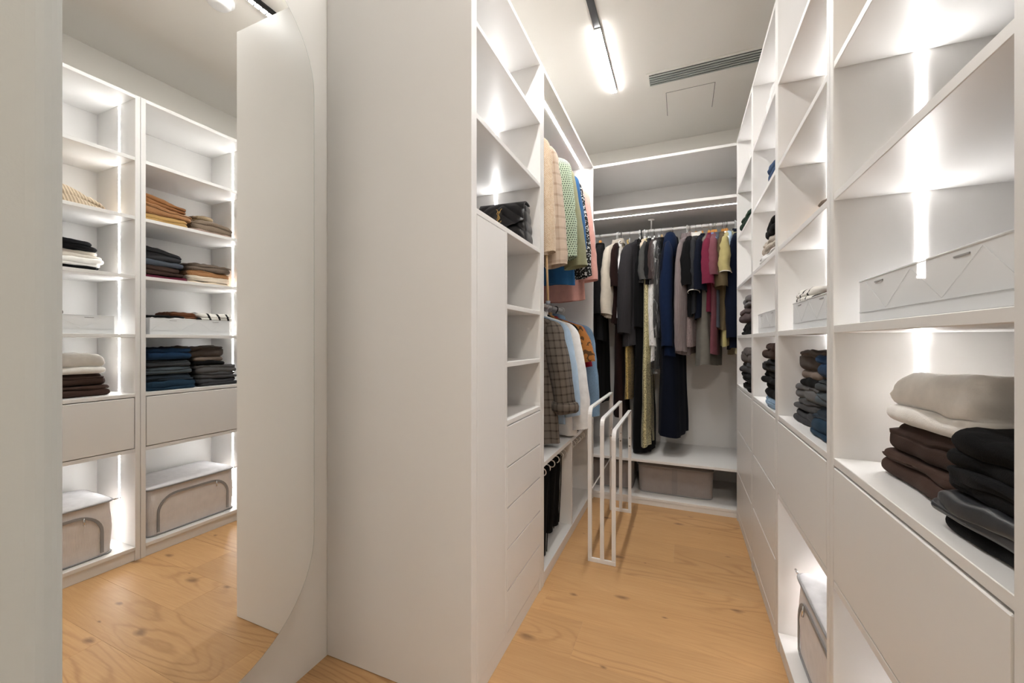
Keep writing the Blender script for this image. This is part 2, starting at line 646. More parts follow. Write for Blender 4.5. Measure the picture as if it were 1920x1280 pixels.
# ================================================================== RIGHT-HAND UNITS
PT = 0.023
BR = [0.185, 0.612, 1.246, 1.866, 2.462, 3.105]
SH = [0.896, 1.221, 1.545, 1.868, 2.190]      # undersides of the shelves
ST = 0.019
R_LABEL = ['narrow white shelving unit with bare shelves right beside the doorway',
           'white shelving unit holding a cream cable-knit sweater above black and white folded clothes',
           'white shelving unit holding blue jeans, burgundy and rust folded knitwear',
           'white unit with three drawers holding a navy garment and cream folded stack',
           'white unit with three drawers at the inner end, beside the coat rail']
for i in range(5):
    y0, y1 = BR[i] + 0.0008, BR[i + 1] - 0.0008
    u = thing('shelving_unit', R_LABEL[i], 'shelving unit', (XRB, (y0 + y1) / 2, 0), group='white lacquered units along the shelf wall')
    box('side_panel', XR, XRB, y0, y0 + PT, 0, ZT, M_UNIT, u)
    box('side_panel', XR, XRB, y1 - PT, y1, 0, ZT, M_UNIT, u)
    a, b = y0 + PT, y1 - PT
    box('back_panel', XRB - 0.008, XRB, a, b, 0.056, ZT, M_UNIT, u, 0)
    box('top_panel', XR, XRB - 0.008, a, b, ZT - 0.02, ZT, M_UNIT, u)
    box('base_panel', XR, XRB - 0.008, a, b, 0.056, 0.076, M_UNIT, u)
    box('plinth', XR + 0.006, XR + 0.024, a, b, 0, 0.055, M_UNIT, u)
    for z in SH:
        box('shelf', XR + 0.0015, XRB - 0.008, a, b, z, z + ST, M_UNIT, u)
    if i <= 2:
        box('shelf', XR + 0.0015, XRB - 0.008, a, b, 0.594, 0.613, M_UNIT, u)
        box('drawer', XR, XR + 0.02, a + 0.003, b - 0.003, 0.617, 0.8915, M_UNIT, u, 0.002)
        box('drawer_box', XR + 0.021, XRB - 0.04, a + 0.015, b - 0.015, 0.63, 0.85, M_UNIT, u)
    else:
        for z0, z1 in ((0.079, 0.333), (0.338, 0.612), (0.617, 0.8915)):
            box('drawer', XR, XR + 0.02, a + 0.003, b - 0.003, z0, z1, M_UNIT, u, 0.002)
            box('drawer_box', XR + 0.021, XRB - 0.04, a + 0.015, b - 0.015, z0 + 0.02, z1 - 0.03, M_UNIT, u)
    # light profile let into the side facing the door, in each open compartment
    zs = [(SH[k] + ST, SH[k + 1]) for k in range(4)] + [(SH[4] + ST, ZT - 0.02)]
    if i <= 2:
        zs.append((0.076, 0.594))
    for z0, z1 in zs:
        box('led_strip', XR + 0.158, XR + 0.172, b - 0.0012, b + 0.001, z0 + 0.001, z1 - 0.001, M_LED, u, 0)

# ================================================================== LEFT-HAND UNITS
u = thing('wardrobe_unit', 'white wardrobe unit with narrow door, five drawers and bare cubbies', 'wardrobe', (XW, 1.5, 0))
L0, L1 = 1.157, 1.8765
xb = XW + 0.001
box('end_panel', xb, XL, L0, L0 + 0.037, 0.002, ZT, M_UNIT, u)
box('side_panel', xb, XL, L1 - 0.028, L1, 0, ZT, M_UNIT, u)
a, b = L0 + 0.037, L1 - 0.028
box('back_panel', xb, xb + 0.008, a, b, 0.06, ZT, M_UNIT, u, 0)
box('top_panel', xb + 0.008, XL, a, b, ZT - 0.02, ZT, M_UNIT, u)
box('plinth', XL - 0.022, XL - 0.003, a, b, 0, 0.061, M_UNIT, u)
for z0, z1 in ((2.246, 2.265), (1.941, 1.960), (1.624, 1.643)):
    box('shelf', xb + 0.008, XL - 0.001, a, b, z0, z1, M_UNIT, u)
box('partition', xb + 0.008, XL, 1.431, 1.449, 0.062, 1.624, M_UNIT, u)
box('door', XL - 0.02, XL, a + 0.0025, 1.4295, 0.065, 1.6215, M_UNIT, u)
box('base_panel', xb + 0.008, XL - 0.022, a, 1.431, 0.062, 0.08, M_UNIT, u)
for z in (0.872, 1.100, 1.327):
    box('shelf', xb + 0.008, XL - 0.001, 1.449, b, z, z + 0.019, M_UNIT, u)
zz = [0.066, 0.228, 0.390, 0.551, 0.710, 0.871]
for z0, z1 in zip(zz[:-1], zz[1:]):
    box('drawer', XL - 0.02, XL, 1.4505, b - 0.0015, z0 + 0.0005, z1 - 0.0035, M_UNIT, u, 0.0015)
    box('drawer_box', XW + 0.06, XL - 0.021, 1.46, b - 0.01, z0 + 0.015, z1 - 0.03, M_UNIT, u)
for z0, z1 in ((1.643, 1.941), (1.960, 2.246), (2.265, 2.53)):
    box('led_strip', -0.868, -0.854, b - 0.0012, b + 0.001, z0 + 0.001, z1 - 0.001, M_LED, u, 0)

h = thing('hanging_unit', 'white open hanging unit with pale bench shelf between drawers and coat rail', 'wardrobe', (XW, 2.5, 0))
H0, H1 = 1.8775, YB - 0.001
box('side_panel', xb, XL, H0, H0 + 0.027, 0, ZT, M_UNIT, h)
box('side_panel', xb, XL, H1 - 0.026, H1, 0, ZT, M_UNIT, h)
a, b = H0 + 0.027, H1 - 0.026
box('back_panel', xb, xb + 0.008, a, b, 0.06, ZT, M_UNIT, h, 0)
box('top_panel', xb + 0.008, XL, a, b, ZT - 0.02, ZT, M_UNIT, h)
box('bench_shelf', xb + 0.008, XL - 0.001, a, b, 0.580, 0.603, M_UNIT, h)
box('base_panel', xb + 0.008, XL, a, b, 0.045, 0.063, M_UNIT, h)
box('plinth', XL - 0.022, XL - 0.003, a, b, 0, 0.044, M_UNIT, h)
box('divider', xb + 0.008, XL - 0.004, 2.465, 2.483, 0.063, 0.580, M_UNIT, h)
box('led_strip', -0.714, -0.700, a + 0.01, b - 0.01, ZT - 0.0215, ZT - 0.0195, M_LED, h, 0)
RODU, RODL, RX = 2.405, 1.445, -0.87
for z in (RODU, RODL):
    r_ = tube('rod', [(RX, a, z), (RX, b, z)], 0.0125, M_WMETAL, h, 12)
    for yy, s in ((a, 1), (b, -1)):
        tube('rod_bracket', [(RX, yy, z), (RX, yy + s * 0.012, z)], 0.024, M_WMETAL, h, 14)
# hooks of the pull-out trouser rail under the bench
box('hook_rail', -1.10, -1.07, a + 0.03, b - 0.02, 0.548, 0.579, M_WMETAL, h)
hooks = [1.955, 2.03, 2.105, 2.19, 2.28, 2.365, 2.43, 2.53, 2.60, 2.67, 2.74, 2.81, 2.88, 2.95, 3.02]
for yy in hooks:
    pts = [(-1.085, yy, 0.542), (-0.675, yy, 0.532)]
    for k in range(1, 9):
        t = k / 8 * math.pi * 1.15
        pts.append((-0.675 + 0.019 * math.sin(t), yy, 0.532 - 0.019 + 0.019 * math.cos(t)))
    tube('hook', pts, 0.0032, M_WMETAL, h, 6)

# ================================================================== UNIT ACROSS THE END
e = thing('hanging_unit', 'wide white hanging unit across the end wall with full coat rail', 'wardrobe', (-0.24, YBB, 0))
ex0, ex1 = XW + 0.002, XRB + 0.015
box('side_panel', ex0, ex0 + 0.02, YB, YBB - 0.001, 0, ZT, M_UNIT, e)
box('side_panel', ex1 - 0.02, ex1, YB, YBB - 0.001, 0, ZT, M_UNIT, e)
a, b = ex0 + 0.02, ex1 - 0.02
box('back_panel', a, b, YBB - 0.009, YBB - 0.001, 0.05, ZT, M_UNIT, e, 0)
box('top_panel', a, b, YB, YBB - 0.009, ZT - 0.02, ZT, M_UNIT, e)
box('shelf', a, b, YB, YBB - 0.009, 2.180, 2.202, M_UNIT, e)
box('bench_shelf', a, b, YB, YBB - 0.009, 0.312, 0.332, M_UNIT, e)
box('base_panel', a, b, YB, YBB - 0.009, 0.035, 0.055, M_UNIT, e)
box('plinth', a, b, YB + 0.003, YB + 0.02, 0, 0.034, M_UNIT, e)
box('led_strip', a + 0.3, b - 0.1, 3.266, 3.274, 2.1785, 2.1805, M_LEDSOFT, e, 0)
RY, RZ = 3.435, 2.085
tube('rod', [(a, RY, RZ), (b, RY, RZ)], 0.0125, M_WMETAL, e, 12)
tube('rod_post', [(-0.225, RY, RZ), (-0.225, RY, 2.170), (-0.225, RY, 2.172), (-0.225, RY, 2.180)], [0.006, 0.006, 0.024, 0.026], M_WMETAL, e, 14)

# ================================================================== MIRROR
MY, MR = 0.722, 0.34
mir = thing('wall_mirror', 'tall frameless pill-shaped mirror hung on the wall by the doorway', 'mirror', (-1.2183 + 0.0064, 0.722, 0.0), math.radians(-0.511))
MATS['mirror'] = plain('mirror_silver', (0.93, 0.94, 0.93), 0.0, 1.0)
MATS['edge'] = plain('glass_edge', (0.30, 0.34, 0.32), 0.25)


def pill(r, zb, zt, n=28):
    pts = []
    for k in range(n + 1):
        t = math.pi * k / n
        pts.append((r * math.cos(t), zt + r * math.sin(t)))
    for k in range(n + 1):
        t = math.pi + math.pi * k / n
        pts.append((r * math.cos(t), zb + r * math.sin(t)))
    return pts


def slab_from(name, outline, x0, x1, mat, parent):
    bm = bmesh.new()
    f = [bm.verts.new((x1, p[0], p[1])) for p in outline]
    k = [bm.verts.new((x0, p[0], p[1])) for p in outline]
    bm.faces.new(f)
    bm.faces.new(k[::-1])
    n = len(outline)
    for i in range(n):
        bm.faces.new((f[i], k[i], k[(i + 1) % n], f[(i + 1) % n]))
    bmesh.ops.recalc_face_normals(bm, faces=bm.faces[:])
    me = bpy.data.meshes.new(name)
    bm.to_mesh(me)
    bm.free()
    return link(name, me, mat, parent)


slab_from('backing_board', pill(MR - 0.05, 0.52, 2.075), -0.0385, -0.0065, M_DARK, mir)
slab_from('glass_body', pill(MR, 0.52, 2.075), -0.0065, -0.0006, MATS['edge'], mir)
slab_from('mirror_face', pill(MR - 0.0015, 0.52, 2.075), -0.0006, 0.0, MATS['mirror'], mir)

# ================================================================== CEILING FITTINGS
tr = thing('track_light', 'black ceiling track with white glowing linear lamp and small spot module', 'light', (-0.427, 1.7, ZC))
box('track', -0.445, -0.409, 0.55, 2.845, ZC - 0.012, ZC - 0.0005, M_BMETAL, tr)
ll = box('linear_lamp', -0.444, -0.410, 2.232, 2.842, ZC - 0.020, ZC - 0.012, M_WPLASTIC, tr)
box('diffuser', -0.443, -0.411, 2.233, 2.841, ZC - 0.0212, ZC - 0.0200, M_LAMP, ll, 0)
sm = box('spot_module', -0.442, -0.412, 0.92, 1.50, ZC - 0.030, ZC - 0.012, M_BMETAL, tr)
for k in range(18):
    yy = 0.94 + k * 0.0312
    box('spot_lens', -0.438, -0.416, yy, yy + 0.022, ZC - 0.0315, ZC - 0.0298, M_SPOT, sm, 0)

vt = thing('ceiling_vent', 'slotted grey air vent let into the ceiling beside the hatch', 'vent', (0.2, 2.83, ZC))
vx0, vx1, vy0, vy1 = -0.196, 0.62, 2.774, 2.893
box('backing', vx0, vx1, vy0, vy1, ZC - 0.002, ZC - 0.0005, M_DARK, vt, 0)
for q in ((vx0 - 0.016, vx1 + 0.016, vy0 - 0.02, vy0), (vx0 - 0.016, vx1 + 0.016, vy1, vy1 + 0.02), (vx0 - 0.016, vx0, vy0, vy1), (vx1, vx1 + 0.016, vy0, vy1)):
    box('frame', q[0], q[1], q[2], q[3], ZC - 0.005, ZC - 0.0005, M_CEIL, vt, 0.0008)
for k in range(5):
    yy = vy0 + 0.0115 + k * 0.0240
    box('slat', vx0, vx1, yy, yy + 0.006, ZC - 0.010, ZC - 0.002, M_VENT, vt, 0.0005)
ht = thing('ceiling_hatch', 'square flush access hatch in the ceiling beside the vent', 'hatch', (0.054, 3.17, ZC))
for q in ((-0.101, -0.098, 3.017, 3.327), (0.205, 0.208, 3.017, 3.327), (-0.101, 0.208, 3.0165, 3.018), (-0.101, 0.208, 3.326, 3.3275)):
    box('joint', q[0], q[1], q[2], q[3], ZC - 0.0012, ZC - 0.0004, M_DARK, ht, 0)
box('hatch_panel', -0.098, 0.205, 3.018, 3.326, ZC - 0.003, ZC - 0.0004, M_CEIL, ht, 0.0005)

dn = thing('smoke_detector', 'round white detector on the ceiling near the black track', 'detector', (-0.26, 1.30, ZC))


def disc(name, cx, cy, prof, mat, parent, n=28):
    off = rootloc(parent)
    rings = [[Vector((cx + r * math.cos(2 * math.pi * k / n), cy + r * math.sin(2 * math.pi * k / n), z)) - off for k in range(n)] for r, z in prof]
    return mesh_from(name, [loft_data(rings)], mat, parent)


disc('base', -0.26, 1.30, [(0.068, ZC - 0.0005), (0.068, ZC - 0.010), (0.064, ZC - 0.014)], M_WPLASTIC, dn)
disc('cover', -0.26, 1.30, [(0.052, ZC - 0.012), (0.052, ZC - 0.028), (0.044, ZC - 0.036), (0.02, ZC - 0.038)], M_WPLASTIC, dn)

hl = thing('hall_fill_light', 'added round fill light, out of view in the hall outside the doorway', 'light', (0.3, -0.9, ZC))  # added fill behind the camera, brightens the jamb and end panel
disc('fill_light_body', 0.3, -0.9, [(0.15, ZC - 0.0005), (0.15, ZC - 0.02), (0.145, ZC - 0.025)], M_WPLASTIC, hl)
disc('diffuser', 0.3, -0.9, [(0.14, ZC - 0.024), (0.138, ZC - 0.036), (0.11, ZC - 0.045)], emit('hall_fill_glow', (1.0, 0.93, 0.84), 58.0), hl)

# ================================================================== FREE-STANDING RACK
rk = thing('boot_rack', 'white metal floor rack of three stepped upright loops', 'rack', (-0.40, 2.575, 0))
off = rootloc(rk)
rx = [-0.463, -0.397, -0.335]
rh = [0.835, 0.777, 0.716]
ya, yb_ = 2.212, 2.938
for x, z in zip(rx, rh):
    pts = [(x, ya, 0.012)]
    pts.append((x, ya, z - 0.045))
    for k in range(1, 7):
        t = k / 6 * math.pi / 2
        pts.append((x, ya + 0.045 - 0.045 * math.cos(t), z - 0.045 + 0.045 * math.sin(t)))
    pts += [(x, yb_ - 0.004, z)]
    pts2 = pts + [(x, yb_, z - 0.004), (x, yb_, 0.012)]
    lp = mesh_from('loop', [bar_data(pts2, 0.021, 0.010, (1, 0, 0), off)], M_WMETAL, rk, smooth=False)
    for zz_ in (0.47, 0.525):
        tube('bolt', [(x, yb_ - 0.0065, zz_ + (z - 0.716) * 0.5), (x, yb_ - 0.0045, zz_ + (z - 0.716) * 0.5)], 0.0055, M_CHROME, lp, 10)
for yy in (ya, yb_):
    box('foot_bar', rx[0] - 0.0105, rx[2] + 0.0105, yy - 0.006, yy + 0.006, 0, 0.022, M_WMETAL, rk, 0.001)
tube('brace', [(rx[0], ya, 0.378), (rx[0], yb_, 0.378)], 0.004, M_WMETAL, rk, 8)


# ================================================================== STORAGE BOXES
def zip_box(label, x0, x1, y0, y1, z0, z1, lid_tilt=0.0, group=None):
    """soft fabric storage box facing -x, with arched zipped window and zipped lid"""
    t = thing('storage_box', label, 'storage box', ((x0 + x1) / 2, (y0 + y1) / 2, z0), group=group)
    cx, cy = 0, 0
    A, B, H = (x1 - x0) / 2, (y1 - y0) / 2, z1 - z0
    n = 48
    rings = []
    for s in [0, 0.02, 0.08, 0.3, 0.5, 0.7, 0.9, 0.97, 1.0]:
        z = H * s
        bul = 1.0 - 0.015 * math.cos(math.pi * 2 * s)
        ring = []
        for k in range(n):
            t_ = 2 * math.pi * k / n
            x = A * bul * spow(math.cos(t_), 0.16)
            yy = B * bul * spow(math.sin(t_), 0.16)
            w = 0.004 * nz(x * 14 + x0 * 9, yy * 14 + y0 * 7, z * 16)
            ring.append((x + w, yy + w, z))
        rings.append(ring)
    mesh_from('body', [loft_data(rings)], M_BOXCLOTH, t)
    lid = []
    for s in [0, 0.5, 1.0]:
        lid.append([(A * (1.015 - 0.03 * s) * spow(math.cos(2 * math.pi * k / n), 0.16), B * (1.015 - 0.03 * s) * spow(math.sin(2 * math.pi * k / n), 0.16), H + 0.002 + 0.010 * s) for k in range(n)])
    for s in (0.7, 0.35):
        lid.append([(A * s * spow(math.cos(2 * math.pi * k / n), 0.2), B * s * spow(math.sin(2 * math.pi * k / n), 0.2), H + 0.016 + 0.006 * (1 - s)) for k in range(n)])
    ld = mesh_from('lid', [loft_data(lid)], M_BOXLID, t)
    rim = [(A * 1.018 * spow(math.cos(2 * math.pi * k / n), 0.16), B * 1.018 * spow(math.sin(2 * math.pi * k / n), 0.16), H + 0.002) for k in range(n + 1)]
    mesh_from('lid_zip', [tube_data(rim, 0.0045, 6)], M_ZIP, ld)
    rim = [(A * 1.0 * spow(math.cos(2 * math.pi * k / n), 0.16), B * 1.0 * spow(math.sin(2 * math.pi * k / n), 0.16), 0.006) for k in range(n + 1)]
    mesh_from('base_piping', [tube_data(rim, 0.004, 6)], M_ZIP, t)
    w = B * 0.80
    arch = [(-w, 0.02)]
    zt = H * 0.83
    r = H * 0.36
    for k in range(9):
        q = math.pi / 2 * k / 8
        arch.append((-w + r - r * math.cos(q), zt - r + r * math.sin(q)))
    for k in range(9):
        q = math.pi / 2 * k / 8
        arch.append((w - r + r * math.sin(q), zt - r + r * math.cos(q)))
    arch.append((w, 0.02))
    wz = mesh_from('window_zip', [bar_data([(-A * 1.012 - 0.002, p[0], p[1]) for p in arch], 0.004, 0.013, (1, 0, 0))], M_ZIP, t, smooth=False)
    mesh_from('zip_pull', [tube_data([(-A - 0.006, w - 0.07, zt - 0.004), (-A - 0.009, w - 0.07, zt - 0.04)], 0.004, 6)], M_CHROME, t)
    mesh_from('zip_pull', [tube_data([(-A * 0.98, B * 1.0, H + 0.003), (-A * 0.98, B * 1.0 + 0.028, H + 0.003)], 0.004, 6)], M_CHROME, t)
    return t


zip_box('white fabric storage box with arched grey zip, under the drawer by black clothes', 0.385, 0.735, 0.655, 1.150, 0.076, 0.352)
zip_box('white fabric storage box with arched grey zip, under the drawer below jeans', 0.390, 0.735, 1.300, 1.780, 0.076, 0.345)


def mesh_box(label, x0, x1, y0, y1, z0, z1):
    t = thing('storage_box', label, 'storage box', ((x0 + x1) / 2, (y0 + y1) / 2, z0), group='taupe boxes under the end bench')
    A, B, H = (x1 - x0) / 2, (y1 - y0) / 2, z1 - z0
    n = 48
    rings = []
    for s in [0, 0.02, 0.1, 0.35, 0.6, 0.85, 0.96, 1.0]:
        k_ = 1.0 - (0.02 if s in (0, 1.0) else 0.0)
        rings.append([((A * k_ * (0.965 + 0.035 * s)) * spow(math.cos(2 * math.pi * k / n), 0.2) + 0.003 * nz(k * 0.4, s * 4, x0), B * k_ * spow(math.sin(2 * math.pi * k / n), 0.2) + 0.004 * nz(k * 0.5, s * 5, x1), H * s) for k in range(n)])
    mesh_from('body', [loft_data(rings)], M_MESHBOX, t)
    rim = [(A * 1.005 * spow(math.cos(2 * math.pi * k / n), 0.2), B * 1.005 * spow(math.sin(2 * math.pi * k / n), 0.2), H - 0.004) for k in range(n + 1)]
    mesh_from('lid_piping', [tube_data(rim, 0.004, 6)], M_ZIP, t)
    rim = [(A * 0.965 * spow(math.cos(2 * math.pi * k / n), 0.2), B * 1.0 * spow(math.sin(2 * math.pi * k / n), 0.2), 0.006) for k in range(n + 1)]
    mesh_from('base_piping', [tube_data(rim, 0.004, 6)], M_ZIP, t)
    mesh_from('strap', [bar_data([(0, -B - 0.003, 0.01), (0, -B - 0.006, H * 0.5), (0, -B - 0.003, H - 0.01)], 0.035, 0.004, (1, 0, 0))], plain('strap_taupe', (0.27, 0.25, 0.245), 0.8), t, smooth=False)
    return t


mesh_box('taupe mesh storage box with centre strap, standing in the open on the end base', -0.312, 0.216, 3.24, 3.58, 0.055, 0.262)
mesh_box('taupe mesh storage box half hidden behind the white loop rack', -0.86, -0.345, 3.255, 3.60, 0.055, 0.262)


# ================================================================== CLEAR SHELF BOXES
def clear_box(label, y0, y1, z0=1.2402, hgt=0.094, x0=0.37, x1=0.70):
    t = thing('plastic_box', label, 'plastic box', ((x0 + x1) / 2, (y0 + y1) / 2, z0), group='milky plastic boxes on the middle shelves')
    th = 0.003
    z1 = z0 + hgt
    box('base', x0, x1, y0, y1, z0, z0 + th, M_CLEAR, t, 0.0006)
    box('front_wall', x0, x0 + th, y0, y1, z0 + th, z1, M_CLEAR, t, 0.0006)
    box('rear_wall', x1 - th, x1, y0, y1, z0 + th, z1, M_CLEAR, t, 0.0006)
    box('side_wall', x0 + th, x1 - th, y0, y0 + th, z0 + th, z1, M_CLEAR, t, 0.0006)
    box('side_wall', x0 + th, x1 - th, y1 - th, y1, z0 + th, z1, M_CLEAR, t, 0.0006)
    o = rootloc(t)
    rim = [(x0, y0, z1), (x0, y1, z1), (x1, y1, z1), (x1, y0, z1), (x0, y0, z1)]
    tube('rim', rim, 0.002, M_CLEAR, t, 6)
    w = y1 - y0
    xf = x0 - 0.0006
    box('band', xf - 0.001, x0, y0 + 0.002, y1 - 0.002, z0 + 0.024, z0 + 0.0255, M_CLEAR, t, 0)
    zig = [0.02, 0.17, 0.36, 0.55, 0.74, 0.93]
    for k in range(len(zig) - 1):
        za, zb = (z0 + 0.027, z1 - 0.006) if k % 2 == 0 else (z1 - 0.006, z0 + 0.027)
        tube('ridge', [(xf, y0 + zig[k] * w, za), (xf, y0 + zig[k + 1] * w, zb)], 0.0003, M_CLEAR, t, 5)
    for f_ in (0.26, 0.80):
        box('grip_slot', xf - 0.0012, x0 + 0.0005, y0 + f_ * w - 0.018, y0 + f_ * w + 0.018, z1 - 0.012, z1 - 0.0095, plain('slot_grey', (0.3, 0.3, 0.3), 0.6), t, 0)
    return t


clear_box('milky plastic box with a brown garment inside, above white and brown trousers', 0.655, 1.145)
clear_box('milky plastic box with striped and white tops inside, above the jeans', 1.300, 1.735)
clear_box('milky plastic box on the drawer unit that holds the cream stack', 1.925, 2.385, x0=0.36)


# ================================================================== FOLDED CLOTHES
def lobe(A, B, H, seed, layers=1, rough=0.006, sag=0.0, tilt=0.0):
    """soft folded cloth: rounded outline, bulging folded edges with grooves between layers, wrinkled top"""
    nu = 76
    rc = min(A, B) * 0.22
    base = []
    # rounded rectangle outline, evenly spread
    segs = [((A - rc, -(B - rc)), -math.pi / 2), ((A - rc, B - rc), 0), ((-(A - rc), B - rc), math.pi / 2), ((-(A - rc), -(B - rc)), math.pi)]
    for (c_, a0) in segs:
        for k in range(10):
            q = a0 + math.pi / 2 * k / 9
            base.append((c_[0] + rc * math.cos(q), c_[1] + rc * math.sin(q)))
        nx = segs[(segs.index((c_, a0)) + 1) % 4]
        e0 = base[-1]
        e1 = (nx[0][0] + rc * math.cos(nx[1]), nx[0][1] + rc * math.sin(nx[1]))
        for k in range(1, 13):
            base.append((e0[0] + (e1[0] - e0[0]) * k / 13, e0[1] + (e1[1] - e0[1]) * k / 13))
    n = len(base)
    e = min(H / layers / 2, 0.026)

    def shrink(p, d):
        k = max(0.0, 1 - d / min(A, B))
        return p[0] * (1 - d / A), p[1] * (1 - d / B)

    rr_ = random.Random(int(seed * 977))
    # heights of the folds; a thick single fold shows an uneven, half-closed crease
    cuts = [k / layers for k in range(layers + 1)]
    if layers == 1 and H > 0.034:
        cuts = [0.0, rr_.uniform(0.3, 0.66), 1.0]
    prof = [(0.5 * min(A, B), 0.0, 0), (e * 1.0, 0.0, 0)]          # (inset, height, crease)
    for L in range(len(cuts) - 1):
        za, zb = H * cuts[L], H * cuts[L + 1]
        el = min(e, (zb - za) / 2)
        back = 0.0 if L == 0 else rr_.uniform(-0.004, 0.014)
        for k in range(11):
            q = -math.pi / 2 + math.pi * k / 10
            crease = 0
            if (k < 5 and L > 0) or (k > 5 and L < len(cuts) - 2):
                crease = 1
            prof.append((el * (1 - math.cos(q)) + back, (za + zb) / 2 + (zb - za) / 2 * math.sin(q), crease))
    mm = min(A, B)
    for f_ in (0.2, 0.32, 0.45, 0.58, 0.7, 0.82, 0.93):
        prof.append((e + (mm - e) * f_, H, 0))
    rings = []
    for j, (ins0, z, crease) in enumerate(prof):
        ring = []
        topk = z / H
        for (px_, py_) in base:
            ins = ins0
            if crease:
                ins *= max(0.05, min(1.0, 0.55 + 1.5 * nz(px_ * 6 + seed, py_ * 6, seed * 1.3)))
            x, yv = shrink((px_, py_), ins)
            lay = 1 if topk > cuts[1] else 0
            x += 0.011 * nz(yv * 8 + seed, seed * 3.1, lay * 2.3) + 0.005 * nz(yv * 22, seed, lay * 5.1 + z * 14)
            yv += 0.012 * nz(x * 8 + seed * 2, lay * 2.3, seed * 1.7) + 0.005 * nz(x * 22, seed, lay * 5.1 + z * 14)
            rid = abs(nz(x * 13 + yv * 6 + seed, yv * 15 - x * 5, seed * 2))
            wr = nz(x * 7 + seed * 5, yv * 7, seed) + 0.9 * (0.3 - rid) + 0.35 * nz(x * 34, yv * 34 + seed, seed)
            zz_ = z + topk * (rough * wr + tilt * yv - sag * H * 0.5 * (yv / B) ** 2)
            if crease:
                zz_ += 0.008 * nz(px_ * 9 + seed, py_ * 9, seed * 2.2)
            ring.append((x, yv, max(zz_, 0.0006)))
        rings.append(ring)
    v, f, u = loft_data(rings)
    return v, f, [[(v[i][1] + 0.3 * v[i][2], v[i][0] + v[i][2]) for i in q] for q in f]


def folded(name, label, cat, mat, x0, yc, z0, w, d, h, layers=2, seed=1.0, rough=0.009, tilt=0.0, group=None, rz=0.0, sag=0.0):
    """folded garment: front edge at x0, lying at z0; layers = visible folds"""
    parts = [lobe(d / 2, w / 2, h, seed, layers, rough, sag, tilt)]
    o = mesh_from(name, parts, mat)
    o.location = (x0 + d / 2, yc, z0)
    o.rotation_euler = (0, 0, rz + 0.07 * math.sin(seed * 12.9))
    return tag(o, label, cat, group)


FB = fabric
BLACK = FB('black', (0.0045, 0.0045, 0.005))
BLACK2 = FB('black_soft', (0.008, 0.008, 0.009))
LEATHERY = plain('coated_black', (0.03, 0.032, 0.036), 0.38, bump=0.15, bscale=120)
CHARC = FB('charcoal', (0.045, 0.045, 0.050))
GREY = FB('grey', (0.12, 0.118, 0.12))
DGREY = FB('dark_grey', (0.07, 0.068, 0.07))
BROWN = FB('dark_brown', (0.060, 0.034, 0.026))
BROWN2 = FB('cocoa', (0.045, 0.026, 0.020))
WHITE = FB('white', (0.88, 0.85, 0.81))
WHITE2 = FB('bright_white', (0.85, 0.84, 0.83))
CREAM = FB('cream', (0.70, 0.58, 0.44))
CABLE = FB('cream_cable', (0.74, 0.60, 0.44), 'rib', scale=1.1)
BURG = FB('burgundy', (0.10, 0.012, 0.028))
RUST = FB('rust_knit', (0.36, 0.16, 0.06), 'knit')
CARAM = FB('caramel', (0.46, 0.23, 0.10), 'knit')
MUST = FB('mustard', (0.58, 0.36, 0.13), 'knit')
TAUPE = FB('taupe', (0.27, 0.205, 0.15), 'knit')
TAUPE2 = FB('taupe_plain', (0.19, 0.15, 0.125))
PINKB = FB('pink_beige', (0.45, 0.32, 0.26), 'knit')
JEANB = FB('blue_jean', (0.014, 0.040, 0.092), 'denim')
JEAND = FB('dark_jean', (0.025, 0.036, 0.050), 'denim')
JEANG = FB('grey_jean', (0.075, 0.092, 0.105), 'denim')
JEANL = FB('light_jean', (0.22, 0.33, 0.45), 'denim')
NAVY = FB('navy', (0.005, 0.008, 0.020))
STRIPE = FB('bw_stripe', (0.80, 0.77, 0.72), 'stripe', (0.012, 0.012, 0.012))
SLATE = FB('slate_blue', (0.075, 0.085, 0.105))
GREEN = FB('bottle_green', (0.012, 0.03, 0.02))


def stack(x0, yc, z, items, d=0.30, group=None):
    """items bottom -> top: (name, label, cat, mat, h, w, layers, opts)"""
    for k, it in enumerate(items):
        nm, lb, ct, mt, hh, w, ly = it[:7]
        op = dict(it[7]) if len(it) > 7 else {}
        dx, dy = op.pop('dx', 0.0), op.pop('dy', 0.0)
        dd = op.pop('d', d)
        folded(nm, lb, ct, mt, x0 + dx, yc + dy, z, w, dd, hh, ly, seed=op.pop('seed', round(abs(yc * 7.3 + z * 3.1) + k * 1.37, 3)), group=group, **op)
        z += hh * 0.985


S5, S4, S3, S2 = 0.9155, 1.2405, 1.5645, 1.8875
